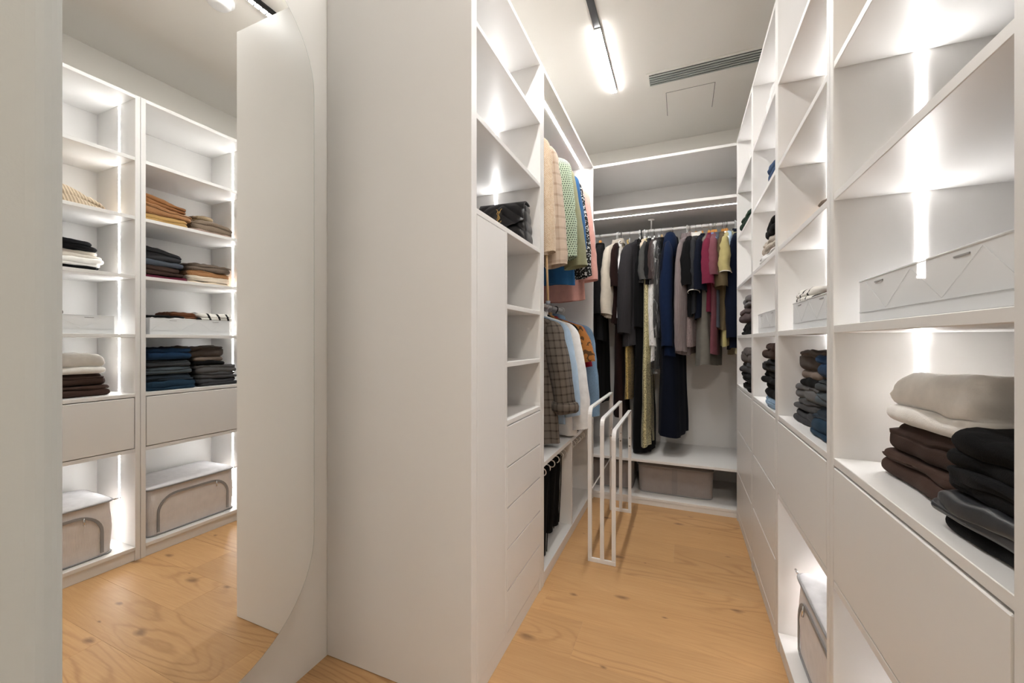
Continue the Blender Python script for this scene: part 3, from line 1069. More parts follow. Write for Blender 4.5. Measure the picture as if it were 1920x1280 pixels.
# --- unit by the doorway, lower shelf
stack(0.400, 1.012, S5, [
    ('folded_trousers', 'dark brown folded trousers, undermost of the pile topped with white', 'trousers', BROWN, 0.058, 0.275, 1, dict(rough=0.010)),
    ('folded_trousers', 'dark brown folded trousers directly beneath the fluffy white garment', 'trousers', BROWN2, 0.060, 0.245, 1, dict(dx=0.012, rough=0.012)),
    ('folded_sweatshirt', 'thick off-white folded sweatshirt on top of brown trousers', 'sweatshirt', WHITE, 0.108, 0.285, 1, dict(dx=0.010, rough=0.012, dy=-0.012, tilt=-0.09)),
], group='folded clothes on the lower shelf by the doorway')
stack(0.372, 0.752, S5, [
    ('folded_trousers', 'thin black folded trousers, undermost of the black pile', 'trousers', BLACK, 0.024, 0.195, 1),
    ('folded_trousers', 'black coated folded trousers with sheen in the black pile', 'trousers', LEATHERY, 0.038, 0.215, 1, dict(dx=-0.004)),
    ('folded_trousers', 'soft black folded trousers below the topmost of the black pile', 'trousers', BLACK2, 0.036, 0.195, 1, dict(dx=0.008)),
    ('folded_trousers', 'black folded trousers, topmost of the black pile', 'trousers', BLACK, 0.055, 0.205, 1, dict(dx=0.010, rough=0.014)),
], group='folded clothes on the lower shelf by the doorway')
# in the plastic box
stack(0.39, 0.93, 1.2440, [
    ('folded_tee', 'white folded top lying in the plastic box with brown garment', 'top', WHITE2, 0.075, 0.42, 1),
    ('folded_tee', 'brown folded top in the plastic box, above brown trousers', 'top', BROWN, 0.046, 0.27, 1, dict(dy=-0.05, dx=0.11, rough=0.01, d=0.18)),
], d=0.29, group='folded tops in the plastic boxes')
stack(0.50, 0.965, S3, [
    ('folded_sweater', 'thin black folded sweater under two white ones', 'sweater', BLACK, 0.036, 0.36, 1),
    ('folded_sweater', 'white folded sweater lying on a thin black one', 'sweater', WHITE, 0.042, 0.37, 1),
    ('folded_shirt', 'off-white folded shirt between white sweater and thick black sweater', 'shirt', FB('ivory', (0.72, 0.66, 0.58)), 0.040, 0.375, 2),
    ('folded_sweater', 'thick black folded sweater, topmost above two white garments', 'sweater', BLACK2, 0.060, 0.34, 1, dict(tilt=-0.04, rough=0.010, d=0.24)),
], d=0.25, group='folded clothes on the third shelf by the doorway')
stack(0.45, 0.965, S2, [
    ('cable_sweater', 'bulky cream cable-knit sweater heaped on a high shelf', 'sweater', CABLE, 0.125, 0.40, 1, dict(rough=0.035, tilt=-0.30, sag=0.9)),
])
# --- second unit
stack(0.382, 1.418, S5, [
    ('folded_jeans', 'bright blue folded jeans, undermost of the denim pile', 'jeans', FB('blue_jean2', (0.016, 0.040, 0.070), 'denim'), 0.052, 0.245, 1, dict(dx=-0.01, rough=0.012)),
    ('folded_jeans', 'dark slate folded jeans second from bottom of the denim pile', 'jeans', JEAND, 0.042, 0.235, 1),
    ('folded_jeans', 'washed grey-blue folded jeans in the middle of the denim pile', 'jeans', JEANG, 0.045, 0.235, 2),
    ('folded_jeans', 'black-grey folded jeans right below the topmost blue pair', 'jeans', FB('soot_jean', (0.05, 0.055, 0.06), 'denim'), 0.040, 0.225, 2),
    ('folded_jeans', 'vivid blue folded jeans, topmost of the denim pile', 'jeans', JEANB, 0.066, 0.23, 1, dict(rough=0.014)),
], group='folded jeans and trousers')
stack(0.388, 1.682, S5, [
    ('folded_trousers', 'charcoal folded trousers, undermost beside the blue jeans', 'trousers', CHARC, 0.045, 0.245, 1, dict(dx=-0.005)),
    ('folded_trousers', 'black-grey folded trousers on charcoal ones, second from bottom', 'trousers', DGREY, 0.038, 0.24, 2),
    ('folded_trousers', 'mid grey folded trousers in the middle of the dark trouser pile', 'trousers', GREY, 0.050, 0.245, 1, dict(rough=0.012)),
    ('folded_trousers', 'thin black folded trousers above the mid grey pair', 'trousers', BLACK, 0.026, 0.18, 1, dict(dy=-0.045)),
    ('folded_trousers', 'taupe folded trousers second from top of the dark trouser pile', 'trousers', TAUPE2, 0.030, 0.17, 1, dict(dy=-0.05)),
    ('folded_trousers', 'thick ash-brown folded trousers, topmost of the dark trouser pile', 'trousers', FB('ash_brown', (0.085, 0.07, 0.062)), 0.068, 0.25, 1, dict(dy=-0.085, rough=0.016)),
], group='folded jeans and trousers')
stack(0.388, 1.515, 1.2440, [
    ('folded_tee', 'white folded top spread over the plastic box above the jeans', 'top', WHITE2, 0.096, 0.41, 1, dict(rough=0.014)),
], d=0.29, group='folded tops in the plastic boxes')
stack(0.392, 1.415, 1.336, [
    ('folded_tee', 'small black folded top peeking over the plastic box rim', 'top', BLACK, 0.020, 0.16, 1),
], d=0.25, group='folded tops in the plastic boxes')
stack(0.42, 1.51, 1.340, [
    ('folded_tee', 'rust-brown folded top in the plastic box above the jeans', 'top', FB('chestnut', (0.13, 0.05, 0.022)), 0.040, 0.15, 1, dict(rough=0.01)),
], d=0.25, group='folded tops in the plastic boxes')
stack(0.384, 1.668, 1.334, [
    ('striped_tee', 'white top with thin black stripes bulging over the plastic box', 'top', STRIPE, 0.048, 0.205, 1, dict(rough=0.010, dx=-0.004)),
], d=0.27, group='folded tops in the plastic boxes')
stack(0.465, 1.408, S3, [
    ('folded_sweater', 'burgundy folded sweater, undermost of its pile', 'sweater', BURG, 0.034, 0.245, 1, dict(dy=0.015)),
    ('folded_sweater', 'dark brown folded sweater above the burgundy one', 'sweater', BROWN2, 0.055, 0.235, 1, dict(rough=0.010)),
    ('folded_sweater', 'slate grey-blue folded sweater between dark brown and charcoal ones', 'sweater', SLATE, 0.032, 0.235, 1),
    ('folded_sweater', 'charcoal folded sweater, topmost above the burgundy pile', 'sweater', CHARC, 0.060, 0.22, 1, dict(tilt=-0.15, rough=0.012)),
], d=0.27, group='folded knitwear on the third shelf above the jeans')
stack(0.465, 1.680, S3, [
    ('folded_sweater', 'blush-cream folded sweater, undermost beside the burgundy one', 'sweater', CREAM, 0.028, 0.26, 1),
    ('folded_sweater', 'pale cream folded sweater under the orange-brown one', 'sweater', FB('pale_cream', (0.72, 0.62, 0.50)), 0.030, 0.25, 2),
    ('folded_sweater', 'orange-brown folded sweater between cream and taupe ones', 'sweater', CARAM, 0.036, 0.25, 1),
    ('folded_sweater', 'taupe folded sweater, topmost above orange-brown and cream ones', 'sweater', FB('taupe_knit2', (0.20, 0.15, 0.115), 'knit'), 0.048, 0.255, 1, dict(rough=0.012)),
], d=0.27, group='folded knitwear on the third shelf above the jeans')
stack(0.44, 1.42, S2, [
    ('folded_sweater', 'mustard-yellow folded sweater beneath the caramel one', 'sweater', MUST, 0.062, 0.25, 1, dict(rough=0.008)),
    ('folded_sweater', 'caramel knitted sweater draped between mustard and rust ones', 'sweater', CARAM, 0.050, 0.265, 1, dict(dy=0.01, rough=0.012, tilt=-0.12)),
    ('folded_sweater', 'rust knitted sweater, topmost above the mustard one', 'sweater', RUST, 0.052, 0.24, 1, dict(dx=0.02, rough=0.016, tilt=-0.25)),
], d=0.29, group='knitwear on the high shelf above the jeans')
stack(0.445, 1.692, S2, [
    ('folded_sweater', 'dusty pink-beige folded sweater beneath the taupe knit', 'sweater', PINKB, 0.032, 0.25, 2),
    ('folded_sweater', 'taupe knitted sweater lying on the dusty pink-beige one', 'sweater', TAUPE, 0.062, 0.245, 1, dict(rough=0.012)),
    ('rolled_scarf', 'tan knitted scarf rolled up on top of the taupe sweater', 'scarf', FB('tan_knit', (0.34, 0.25, 0.15), 'knit'), 0.052, 0.12, 1, dict(dy=-0.04, dx=0.05, d=0.16, rough=0.016)),
], d=0.29, group='knitwear on the high shelf above the jeans')
# --- third unit
stack(0.350, 2.075, S5, [
    ('folded_jeans', 'light blue folded jeans at the bottom of a black pile', 'jeans', JEANL, 0.036, 0.25, 1),
    ('folded_trousers', 'black folded trousers lying on the light blue jeans', 'trousers', BLACK, 0.062, 0.33, 1, dict(dx=0.005, rough=0.018)),
    ('folded_trousers', 'black ribbed folded trousers in the middle above light blue jeans', 'trousers', BLACK2, 0.056, 0.30, 1, dict(rough=0.018)),
    ('folded_trousers', 'black-grey folded trousers second from top above light blue jeans', 'trousers', FB('near_black', (0.022, 0.023, 0.026)), 0.056, 0.23, 1, dict(rough=0.014)),
    ('folded_sweater', 'dark brown folded sweater topping the pile over light blue jeans', 'sweater', BROWN2, 0.064, 0.25, 1, dict(rough=0.014)),
], group='dark folded clothes in the first three-drawer unit')
stack(0.40, 2.09, 1.2440, [
    ('folded_tee', 'beige folded top showing over the smallest plastic box', 'top', CREAM, 0.105, 0.24, 2, dict(rough=0.012)),
], d=0.26)
stack(0.350, 2.095, S3, [
    ('folded_shirt', 'white folded shirt under a pale knit and black garment', 'shirt', WHITE2, 0.036, 0.37, 1),
    ('folded_sweater', 'pale knitted sweater between white shirt and black garment', 'sweater', FB('pale_knit', (0.62, 0.54, 0.46), 'knit'), 0.060, 0.30, 1, dict(rough=0.014)),
    ('folded_sweater', 'black folded sweater lying on the pale knitted sweater', 'sweater', BLACK, 0.070, 0.20, 1, dict(dy=-0.035, rough=0.014)),
], group='folded stack on the third shelf of the first three-drawer unit')
stack(0.350, 2.015, S2, [('folded_sweater', 'navy blue folded sweater alone on a high shelf', 'sweater', FB('navy_bright', (0.02, 0.05, 0.12)), 0.085, 0.17, 1, dict(rough=0.014))])
stack(0.372, 2.10, 2.2095, [('garment_bag', 'white folded garment bag on the top shelf above navy sweater', 'garment bag', FB('bagwhite', (0.78, 0.77, 0.76)), 0.20, 0.34, 1, dict(rough=0.02))], d=0.34)
# --- fourth unit
stack(0.350, 2.74, S5, [
    ('folded_trousers', 'black folded trousers, undermost beside the end hanging rail', 'trousers', BLACK, 0.045, 0.36, 1),
    ('folded_trousers', 'black ribbed folded trousers second from bottom beside the end rail', 'trousers', BLACK2, 0.050, 0.40, 1, dict(rough=0.016)),
    ('folded_trousers', 'charcoal folded trousers below the rolled ash-brown sweater', 'trousers', CHARC, 0.062, 0.46, 1, dict(rough=0.016)),
    ('folded_sweater', 'ash-brown sweater topping the charcoal trousers beside the end rail', 'sweater', FB('ash_brown2', (0.10, 0.085, 0.08)), 0.085, 0.33, 1, dict(rough=0.016)),
], group='dark folded clothes in the unit beside the end rail')
stack(0.350, 2.745, S4, [
    ('folded_sweater', 'black folded sweater, undermost below brown-mauve and grey ones', 'sweater', BLACK, 0.075, 0.42, 1, dict(rough=0.016)),
    ('folded_sweater', 'brown-mauve folded sweater between black and grey ones', 'sweater', FB('mauve_brown', (0.105, 0.075, 0.078)), 0.088, 0.46, 1, dict(rough=0.018)),
    ('folded_sweater', 'mid grey folded sweater topping the brown-mauve one', 'sweater', FB('mid_grey', (0.16, 0.15, 0.155)), 0.060, 0.37, 1, dict(rough=0.016)),
], group='folded sweaters in the unit beside the end rail')
stack(0.350, 2.75, S2, [('folded_scarf', 'dark green scarf on a high shelf beside the end rail', 'scarf', GREEN, 0.075, 0.38, 1, dict(rough=0.02))])
stack(0.375, 2.70, 2.2095, [('garment_bag', 'white folded garment bag on the top shelf beside the end rail', 'garment bag', FB('bagwhite', (0.78, 0.77, 0.76)), 0.13, 0.36, 1, dict(rough=0.02))], d=0.34)


# ================================================================== HANGERS AND HANGING CLOTHES
HANG_MESH = {}


def hanger(kind, label, loc, rz, group):
    mats = {'wood': M_WOODHANG, 'white': M_WPLASTIC, 'black': M_BPLASTIC, 'wire': M_CHROME, 'pale': M_PALEWOOD}
    names = {'wood': 'wooden_hanger', 'white': 'plastic_hanger', 'black': 'plastic_hanger', 'wire': 'wire_hanger', 'pale': 'wooden_hanger'}
    t = thing(names[kind], label, 'hanger', loc, rz, group)
    if kind not in HANG_MESH:
        pts = []
        for k in range(13):
            a_ = math.radians(205 - 215 * k / 12)
            pts.append((0.0165 * math.cos(a_), 0, 0.0165 * math.sin(a_)))
        pts += [(0.012, 0, -0.018), (0.002, 0, -0.028), (0, 0, -0.060)]
        r = {'wood': 0.0095, 'pale': 0.0095, 'white': 0.006, 'black': 0.006, 'wire': 0.0025}[kind]
        hk = bpy.data.meshes.new('hook')
        v, f, u_ = tube_data(pts, 0.0022 if kind in ('wood', 'pale', 'wire') else 0.0045, 6)
        hk.from_pydata(v, [], f)
        hk.materials.append(M_CHROME if kind in ('wood', 'pale', 'wire') else mats[kind])
        bar = []
        for k in range(13):
            s = -1 + 2 * k / 12
            bar.append((0.150 * s, 0, -0.088 - 0.050 * abs(s) ** 1.1))
        v, f, u_ = tube_data(bar, [r * (0.8 + 0.9 * (1 - abs(-1 + 2 * k / 12))) for k in range(13)], 8, 1.3)
        br = bpy.data.meshes.new('shoulder_bar')
        br.from_pydata(v, [], f)
        br.materials.append(mats[kind])
        nk = bpy.data.meshes.new('neck')
        wn = 0.011 if kind in ('wood', 'pale') else (0.009 if kind in ('white', 'black') else 0.003)
        v, f, u_ = tube_data([(0, 0, -0.036), (0, 0, -0.040), (0, 0, -0.066), (0, 0, -0.092)], [wn * 0.5, wn * 0.9, wn, wn * 1.8], 10, 1.5)
        nk.from_pydata(v, [], f)
        nk.materials.append(mats[kind])
        for me in (hk, br, nk):
            me.polygons.foreach_set('use_smooth', [True] * len(me.polygons))
        HANG_MESH[kind] = (hk, br, nk)
    for nm, me in zip(('hook', 'shoulder_bar', 'neck'), HANG_MESH[kind]):
        o = bpy.data.objects.new(nm, me)
        COL.objects.link(o)
        o.parent = t
    return t


def garment(name, label, cat, mat, loc, rz, L, sw=0.20, hw=0.22, th=0.035, sleeve=None, seed=1.0, group=None, hang='wood', hang_label=None,
            collar=None, fold=0.010, trim=None, strap=False, shift=0.0, sleeve_mat=None, sway=0.0, rolled=False):
    """hanging garment; local x = hanger direction, z = 0 at the rod.
    sleeve = (length, spread, r_top, r_end)"""
    t = thing(name, label, cat, loc, rz, group)
    n = 44
    rings = []
    z_n = -0.078
    top = [(0.052, 0.030, z_n + 0.012), (0.060, 0.032, z_n), (sw * 0.55, 0.030, z_n - 0.022), (sw * 0.85, 0.028, z_n - 0.045), (sw, 0.026, z_n - 0.075)]
    if strap:
        top = [(sw * 0.72, 0.008, z_n - 0.030), (sw * 0.74, 0.014, z_n - 0.10), (sw * 0.9, 0.024, z_n - 0.18)]
    zs = top[-1][2]
    m = 18
    for k in range(1, m + 1):
        s = k / m
        a_ = sw + (hw - sw) * (s ** 0.8) - 0.012 * math.sin(math.pi * s)
        b_ = 0.026 + (th - 0.026) * s ** 0.6
        top.append((a_, b_, zs - (L - (z_n - zs)) * s))
    nr = len(top)
    for j, (a_, b_, z) in enumerate(top):
        s = j / (nr - 1)
        ring = []
        for i in range(n):
            q = 2 * math.pi * i / n
            x = a_ * spow(math.cos(q), 0.7)
            yv = b_ * spow(math.sin(q), 0.8)
            w = fold * s * (math.sin(x * 42 + seed * 2.1 + 1.2 * s) + 0.6 * math.sin(x * 83 + seed * 5.3))
            w += 0.012 * s * nz(x * 5 + seed, z * 3, seed)
            zz_ = z + (0.008 * math.sin(q * 2 + seed) if j == nr - 1 else 0)
            ring.append((x + shift * s + sway * s * s, yv + w, zz_))
        rings.append(ring)
    hem_in = [(p[0] * 0.96, p[1] * 0.7, p[2] + 0.012) for p in rings[-1]]
    mesh_from('body', [loft_data(rings, True, False), loft_data([rings[-1], hem_in], False, True)], mat, t)
    if sleeve:
        sl, sp, r0, r1 = sleeve
        for sd in (1, -1):
            rr = []
            ns_ = 14
            for s in [0.0, 0.008, 0.025, 0.05, 0.08, 0.12] + [0.12 + 0.88 * k / (ns_ - 4) for k in range(1, ns_ - 3)]:
                # starts inside the shoulder, hangs down and slightly out
                cx = sw - 0.035 + ((sp if sd > 0 else min(sp, 0.005)) + 0.035) * (1 - (1 - s) ** 1.8) * 1.0
                cz = zs + 0.028 - sl * s
                cyv = -0.008 * math.sin(math.pi * s) + 0.010 * nz(seed * 3, s * 3, sd)
                ru = r0 + (r1 - r0) * s
                rv = ru * (0.34 + 0.46 * min(1.0, s * 2.2) ** 0.8)
                if s < 0.12:
                    g_ = max(0.12, math.sqrt(max(0.0, 1 - (1 - s / 0.12) ** 2)))
                    ru, rv = ru * g_, rv * max(g_, 0.3)
                ring = []
                for i in range(20):
                    q = 2 * math.pi * i / 20
                    wr = 1 + 0.10 * nz(math.cos(q) * 1.5 + seed, math.sin(q) * 1.5, s * 7 + seed) + 0.05 * math.sin(s * 34 + q * 2 + seed) * (0.2 + s) * (1 - 0.5 * s) + 0.09 * math.sin(3 * q + seed * 2 + 2.5 * s)
                    ring.append((sd * (cx + ru * wr * math.cos(q)) + sway * 0.3 * s, cyv + rv * wr * math.sin(q), cz + 0.010 * math.cos(q) * s))
                rr.append(ring)
            if sd < 0:
                rr = [list(reversed(r_)) for r_ in rr]
            mid_x = (rr[-1][10][0] + rr[-1][0][0]) / 2
            inner = [[(mid_x + (p[0] - mid_x) * 0.9, p[1] * 0.85, p[2] + 0.03) for p in rr[-1]]]
            so = mesh_from('sleeve', [loft_data(rr, True, False), loft_data([rr[-1]] + inner, False, True)], sleeve_mat or mat, t)
            if rolled:
                c0_ = [sum(p[k_] for p in rr[-2]) / 20 for k_ in range(3)]
                ro = [[(c0_[0] + (p[0] - c0_[0]) * g_, c0_[1] + (p[1] - c0_[1]) * g_, c0_[2] + dz_ + 0.004 * nz(i_ * 0.8, dz_ * 60, seed)) for i_, p in enumerate(rr[-2])] for g_, dz_ in ((1.0, 0.022), (1.16, 0.018), (1.26, 0.0), (1.22, -0.026), (1.05, -0.036), (0.9, -0.026))]
                mesh_from('rolled_cuff', [loft_data(ro, False, False)], mat, so)
            if trim:
                o_ = rr[-1] + [rr[-1][0]]
                mesh_from('cuff_piping', [tube_data(o_, 0.0035, 5)], trim, so)
    if collar:
        cr = []
        for (f_, z) in ((0.98, z_n + 0.004), (1.02, z_n + 0.028), (1.18, z_n + 0.030), (1.42, z_n - 0.012)):
            cr.append([(0.058 * f_ * math.cos(2 * math.pi * i / 20), 0.034 * f_ * math.sin(2 * math.pi * i / 20), z - 0.010 * math.cos(4 * math.pi * i / 20)) for i in range(20)])
        mesh_from('collar', [loft_data(cr, False, False)], collar, t)
    if strap:
        for sd in (1, -1):
            mesh_from('strap', [tube_data([(sd * sw * 0.60, 0, z_n - 0.05), (sd * sw * 0.55, -0.010, z_n - 0.008), (sd * sw * 0.50, 0, z_n + 0.004)], 0.006, 6, 0.5)], mat, t)
    if hang:
        hanger(hang, hang_label or ('%s hanger carrying the %s' % ({'wood': 'orange wooden', 'white': 'white plastic', 'black': 'black plastic', 'wire': 'thin wire', 'pale': 'pale wooden'}[hang], label.split(',')[0].split(' hanging')[0].split(' with ')[0].split(' between ')[0].split(' beside ')[0].split(' squeezed ')[0].split(' showing ')[0].split(' peeking ')[0].split(' mostly ')[0].split(' at the ')[0])),
               loc, rz, 'hangers on the rails')
    return t


R = math.radians
TWEED = FB('cream_tweed', (0.74, 0.62, 0.48), 'tweed', (0.58, 0.42, 0.28))
BPLAID = FB('beige_plaid', (0.60, 0.49, 0.39), 'plaid', (0.36, 0.26, 0.19), 1.0)
HOUND = FB('green_hound', (0.47, 0.57, 0.43), 'hound', (0.02, 0.03, 0.025), 0.55)
OLIVE = FB('sage_olive', (0.28, 0.28, 0.17))
DENIM = FB('mid_denim', (0.025, 0.11, 0.27), 'denim')
FLECKBW = FB('black_white_fleck', (0.02, 0.02, 0.02), 'fleck', (0.6, 0.6, 0.6), 0.6)
PINK = FB('pink', (0.68, 0.36, 0.31))
GPLAID = FB('brown_grey_plaid', (0.155, 0.13, 0.108), 'plaid', (0.030, 0.024, 0.021), 0.72)
LBLUE = FB('light_blue', (0.40, 0.53, 0.68))
LEOP = FB('leopard', (0.40, 0.16, 0.04), 'fleck', (0.10, 0.05, 0.02), 1.6)
BFUZZ = FB('blue_fuzzy', (0.20, 0.32, 0.47), 'fuzzy')

GU = 'jackets on the upper rail above the bench'
GL = 'shirts on the lower rail above the bench'
garment('tweed_jacket', 'cream tweed jacket hanging nearest the bare cubbies', 'jacket', TWEED, (RX - 0.012, 2.015, RODU), R(4), 0.68, 0.215, 0.235, 0.05, (0.62, 0.015, 0.062, 0.050), 1.1, GU, 'white', collar=FB('off_white', (0.74, 0.70, 0.62)))
garment('plaid_jacket', 'beige plaid jacket between the tweed and green houndstooth ones', 'jacket', BPLAID, (RX, 2.145, RODU), R(-3), 0.70, 0.215, 0.235, 0.045, (0.67, 0.02, 0.064, 0.062), 2.3, GU, 'pale', collar=BPLAID)
garment('houndstooth_jacket', 'green houndstooth jacket with black checks on the upper rail', 'jacket', HOUND, (RX, 2.29, RODU), R(3), 0.64, 0.225, 0.245, 0.055, (0.60, 0.02, 0.072, 0.070), 3.7, GU, 'wood', collar=HOUND)
garment('olive_jacket', 'sage olive jacket just behind the green houndstooth one', 'jacket', OLIVE, (RX, 2.43, RODU), R(-2), 0.66, 0.225, 0.245, 0.045, (0.63, 0.05, 0.062, 0.068), 4.9, GU, 'white')
garment('denim_jacket', 'blue denim jacket between the olive and fleck-hemmed ones', 'jacket', DENIM, (RX, 2.55, RODU), R(2), 0.76, 0.230, 0.240, 0.045, (0.50, 0.03, 0.060, 0.05), 5.2, GU, 'black', collar=DENIM)
garment('fleck_jacket', 'black and white flecked jacket beside the pink coat', 'jacket', FLECKBW, (RX, 2.65, RODU), R(-2), 0.72, 0.225, 0.240, 0.040, (0.66, 0.045, 0.058, 0.058), 6.4, GU, 'wire')
garment('pink_coat', 'dusty pink coat hanging beside a white blouse', 'coat', PINK, (RX, 2.8, RODU), R(3), 0.84, 0.235, 0.250, 0.045, (0.66, 0.035, 0.060, 0.072), 7.7, GU, 'white', collar=PINK)
garment('white_blouse', 'white blouse at the inner end of the upper rail', 'blouse', WHITE2, (RX, 2.945, RODU), R(-1), 0.62, 0.230, 0.240, 0.035, (0.48, 0.02, 0.052, 0.045), 8.6, GU, 'wire')

garment('plaid_shirt', 'brown-grey plaid shirt with rolled cuffs, nearest the bare cubbies', 'shirt', GPLAID, (RX, 2.215, RODL), R(-7), 0.74, 0.220, 0.245, 0.055, (0.52, 0.055, 0.072, 0.058), 1.9, GL, 'wire', collar=GPLAID, rolled=True)
garment('pale_blue_shirt', 'pale blue shirt between plaid shirt and white shirt', 'shirt', LBLUE, (RX, 2.36, RODL), R(-3), 0.66, 0.225, 0.235, 0.040, (0.56, 0.05, 0.055, 0.046), 2.8, GL, 'white')
garment('white_shirt', 'long white shirt reaching down to the bench', 'shirt', WHITE2, (RX, 2.48, RODL), R(2), 0.755, 0.230, 0.27, 0.055, (0.66, 0.065, 0.062, 0.056), 3.3, GL, 'white', collar=WHITE2)
garment('black_blouse', 'black blouse between white shirt and rust leopard blouse', 'blouse', BLACK, (RX, 2.6, RODL), R(-2), 0.74, 0.225, 0.25, 0.045, (0.40, 0.03, 0.05, 0.045), 4.4, GL, 'wire')
garment('leopard_blouse', 'rust leopard-print blouse with short sleeves', 'blouse', LEOP, (RX, 2.7, RODL), R(3), 0.56, 0.228, 0.24, 0.045, (0.26, 0.045, 0.055, 0.06), 5.7, GL, 'white')
garment('red_blouse', 'dark red blouse between leopard blouse and pale blue cardigan', 'blouse', FB('dark_red', (0.28, 0.012, 0.03)), (RX, 2.79, RODL), R(-2), 0.755, 0.225, 0.26, 0.045, (0.30, 0.03, 0.05, 0.045), 6.1, GL, 'pale')
garment('fuzzy_cardigan', 'pale blue fuzzy cardigan at the inner end of the lower rail', 'cardigan', BFUZZ, (RX, 2.93, RODL), R(3), 0.68, 0.235, 0.26, 0.055, (0.66, 0.035, 0.068, 0.058), 7.1, GL, 'black', collar=BFUZZ)

# the slim wooden stick hanging below the upper rail
pk = thing('wooden_stick', 'slim pale wooden stick hanging below the cream tweed jacket', 'stick', (-0.66, 2.06, 1.41))
tube('stick', [(-0.655, 2.03, 1.70), (-0.667, 2.10, 1.415)], 0.0085, M_PALEWOOD, pk, 10, 0.7)
tube('clip', [(-0.667, 2.10, 1.42), (-0.668, 2.102, 1.40)], 0.012, plain('clip_grey', (0.25, 0.28, 0.33), 0.4), pk, 10)

# black trousers under the bench
for (yy, zb, lb, sd, xs) in ((2.045, 0.072, 'long black trousers hanging nearest the drawers under the bench', 1.3, -0.83), (2.225, 0.115, 'shorter black trousers hanging further in under the bench', 2.6, -0.845), (2.305, 0.12, 'black trousers folded over the hook beside the divider', 4.1, -0.838)):
    t = thing('black_trousers', lb, 'trousers', (xs, yy, zb), group='black trousers under the bench')
    rings = []
    for j in range(14):
        s = j / 13
        z = (0.536 - zb) * (1 - s)
        a_ = 0.185 - 0.02 * s
        b_ = 0.012 + 0.026 * min(1, s * 3)
        rings.append([(a_ * spow(math.cos(2 * math.pi * k / 36), 0.5) + 0.006 * nz(s * 4, sd, k * 0.2), b_ * spow(math.sin(2 * math.pi * k / 36), 0.7) + 0.006 * math.sin(a_ * math.cos(2 * math.pi * k / 36) * 60 + sd) * s, z) for k in range(36)])
    mesh_from('legs', [loft_data(rings)], BLACK, t)
    mesh_from('crease', [tube_data([(0.188, 0, 0.53 - zb), (0.184, 0.003, 0.25), (0.172, 0, 0.02)], 0.003, 5)], BLACK2, t)

# ---------------------------------------------------------------- coat rail across the end
GB = 'clothes on the coat rail across the end'


def bx(px, yy=RY):
    """world x of a target column at depth yy"""
    u_ = (px - 960) / F_PX
    d = (-math.sin(YAW) + u_ * math.cos(YAW), math.cos(YAW) + u_ * math.sin(YAW))
    return d[0] * yy / d[1]


COCOAKNIT = FB('deep_brown', (0.018, 0.008, 0.007))
INK = FB('ink_navy', (0.004, 0.006, 0.014))
MAUVE = FB('mauve_knit', (0.30, 0.245, 0.245), 'rib', scale=0.75)
MAUVE2 = FB('mauve_diamond', (0.34, 0.27, 0.26), 'tweed', (0.16, 0.12, 0.12))
GOLDSEQ = FB('gold_sequin', (0.66, 0.47, 0.17), 'sequin')
GOLDSEQ2 = FB('champagne_sequin', (0.74, 0.62, 0.36), 'sequin')
KHAKI = FB('khaki', (0.42, 0.36, 0.16))
OLIVEB = FB('olive_brown', (0.11, 0.082, 0.045))
WINE = FB('wine', (0.16, 0.020, 0.045))
DUSTYW = FB('dusty_wine', (0.17, 0.06, 0.075))
WARMGREY = FB('warm_grey', (0.155, 0.145, 0.125))
NAVYH = FB('navy_hood', (0.006, 0.014, 0.042))
CBLUE = FB('cornflower', (0.17, 0.25, 0.46))
CREAMJ = FB('ecru', (0.62, 0.56, 0.47))
CHARK = FB('charcoal_knit', (0.042, 0.039, 0.043), 'knit', scale=1.2)
PIPING = plain('white_piping', (0.75, 0.72, 0.66), 0.7)

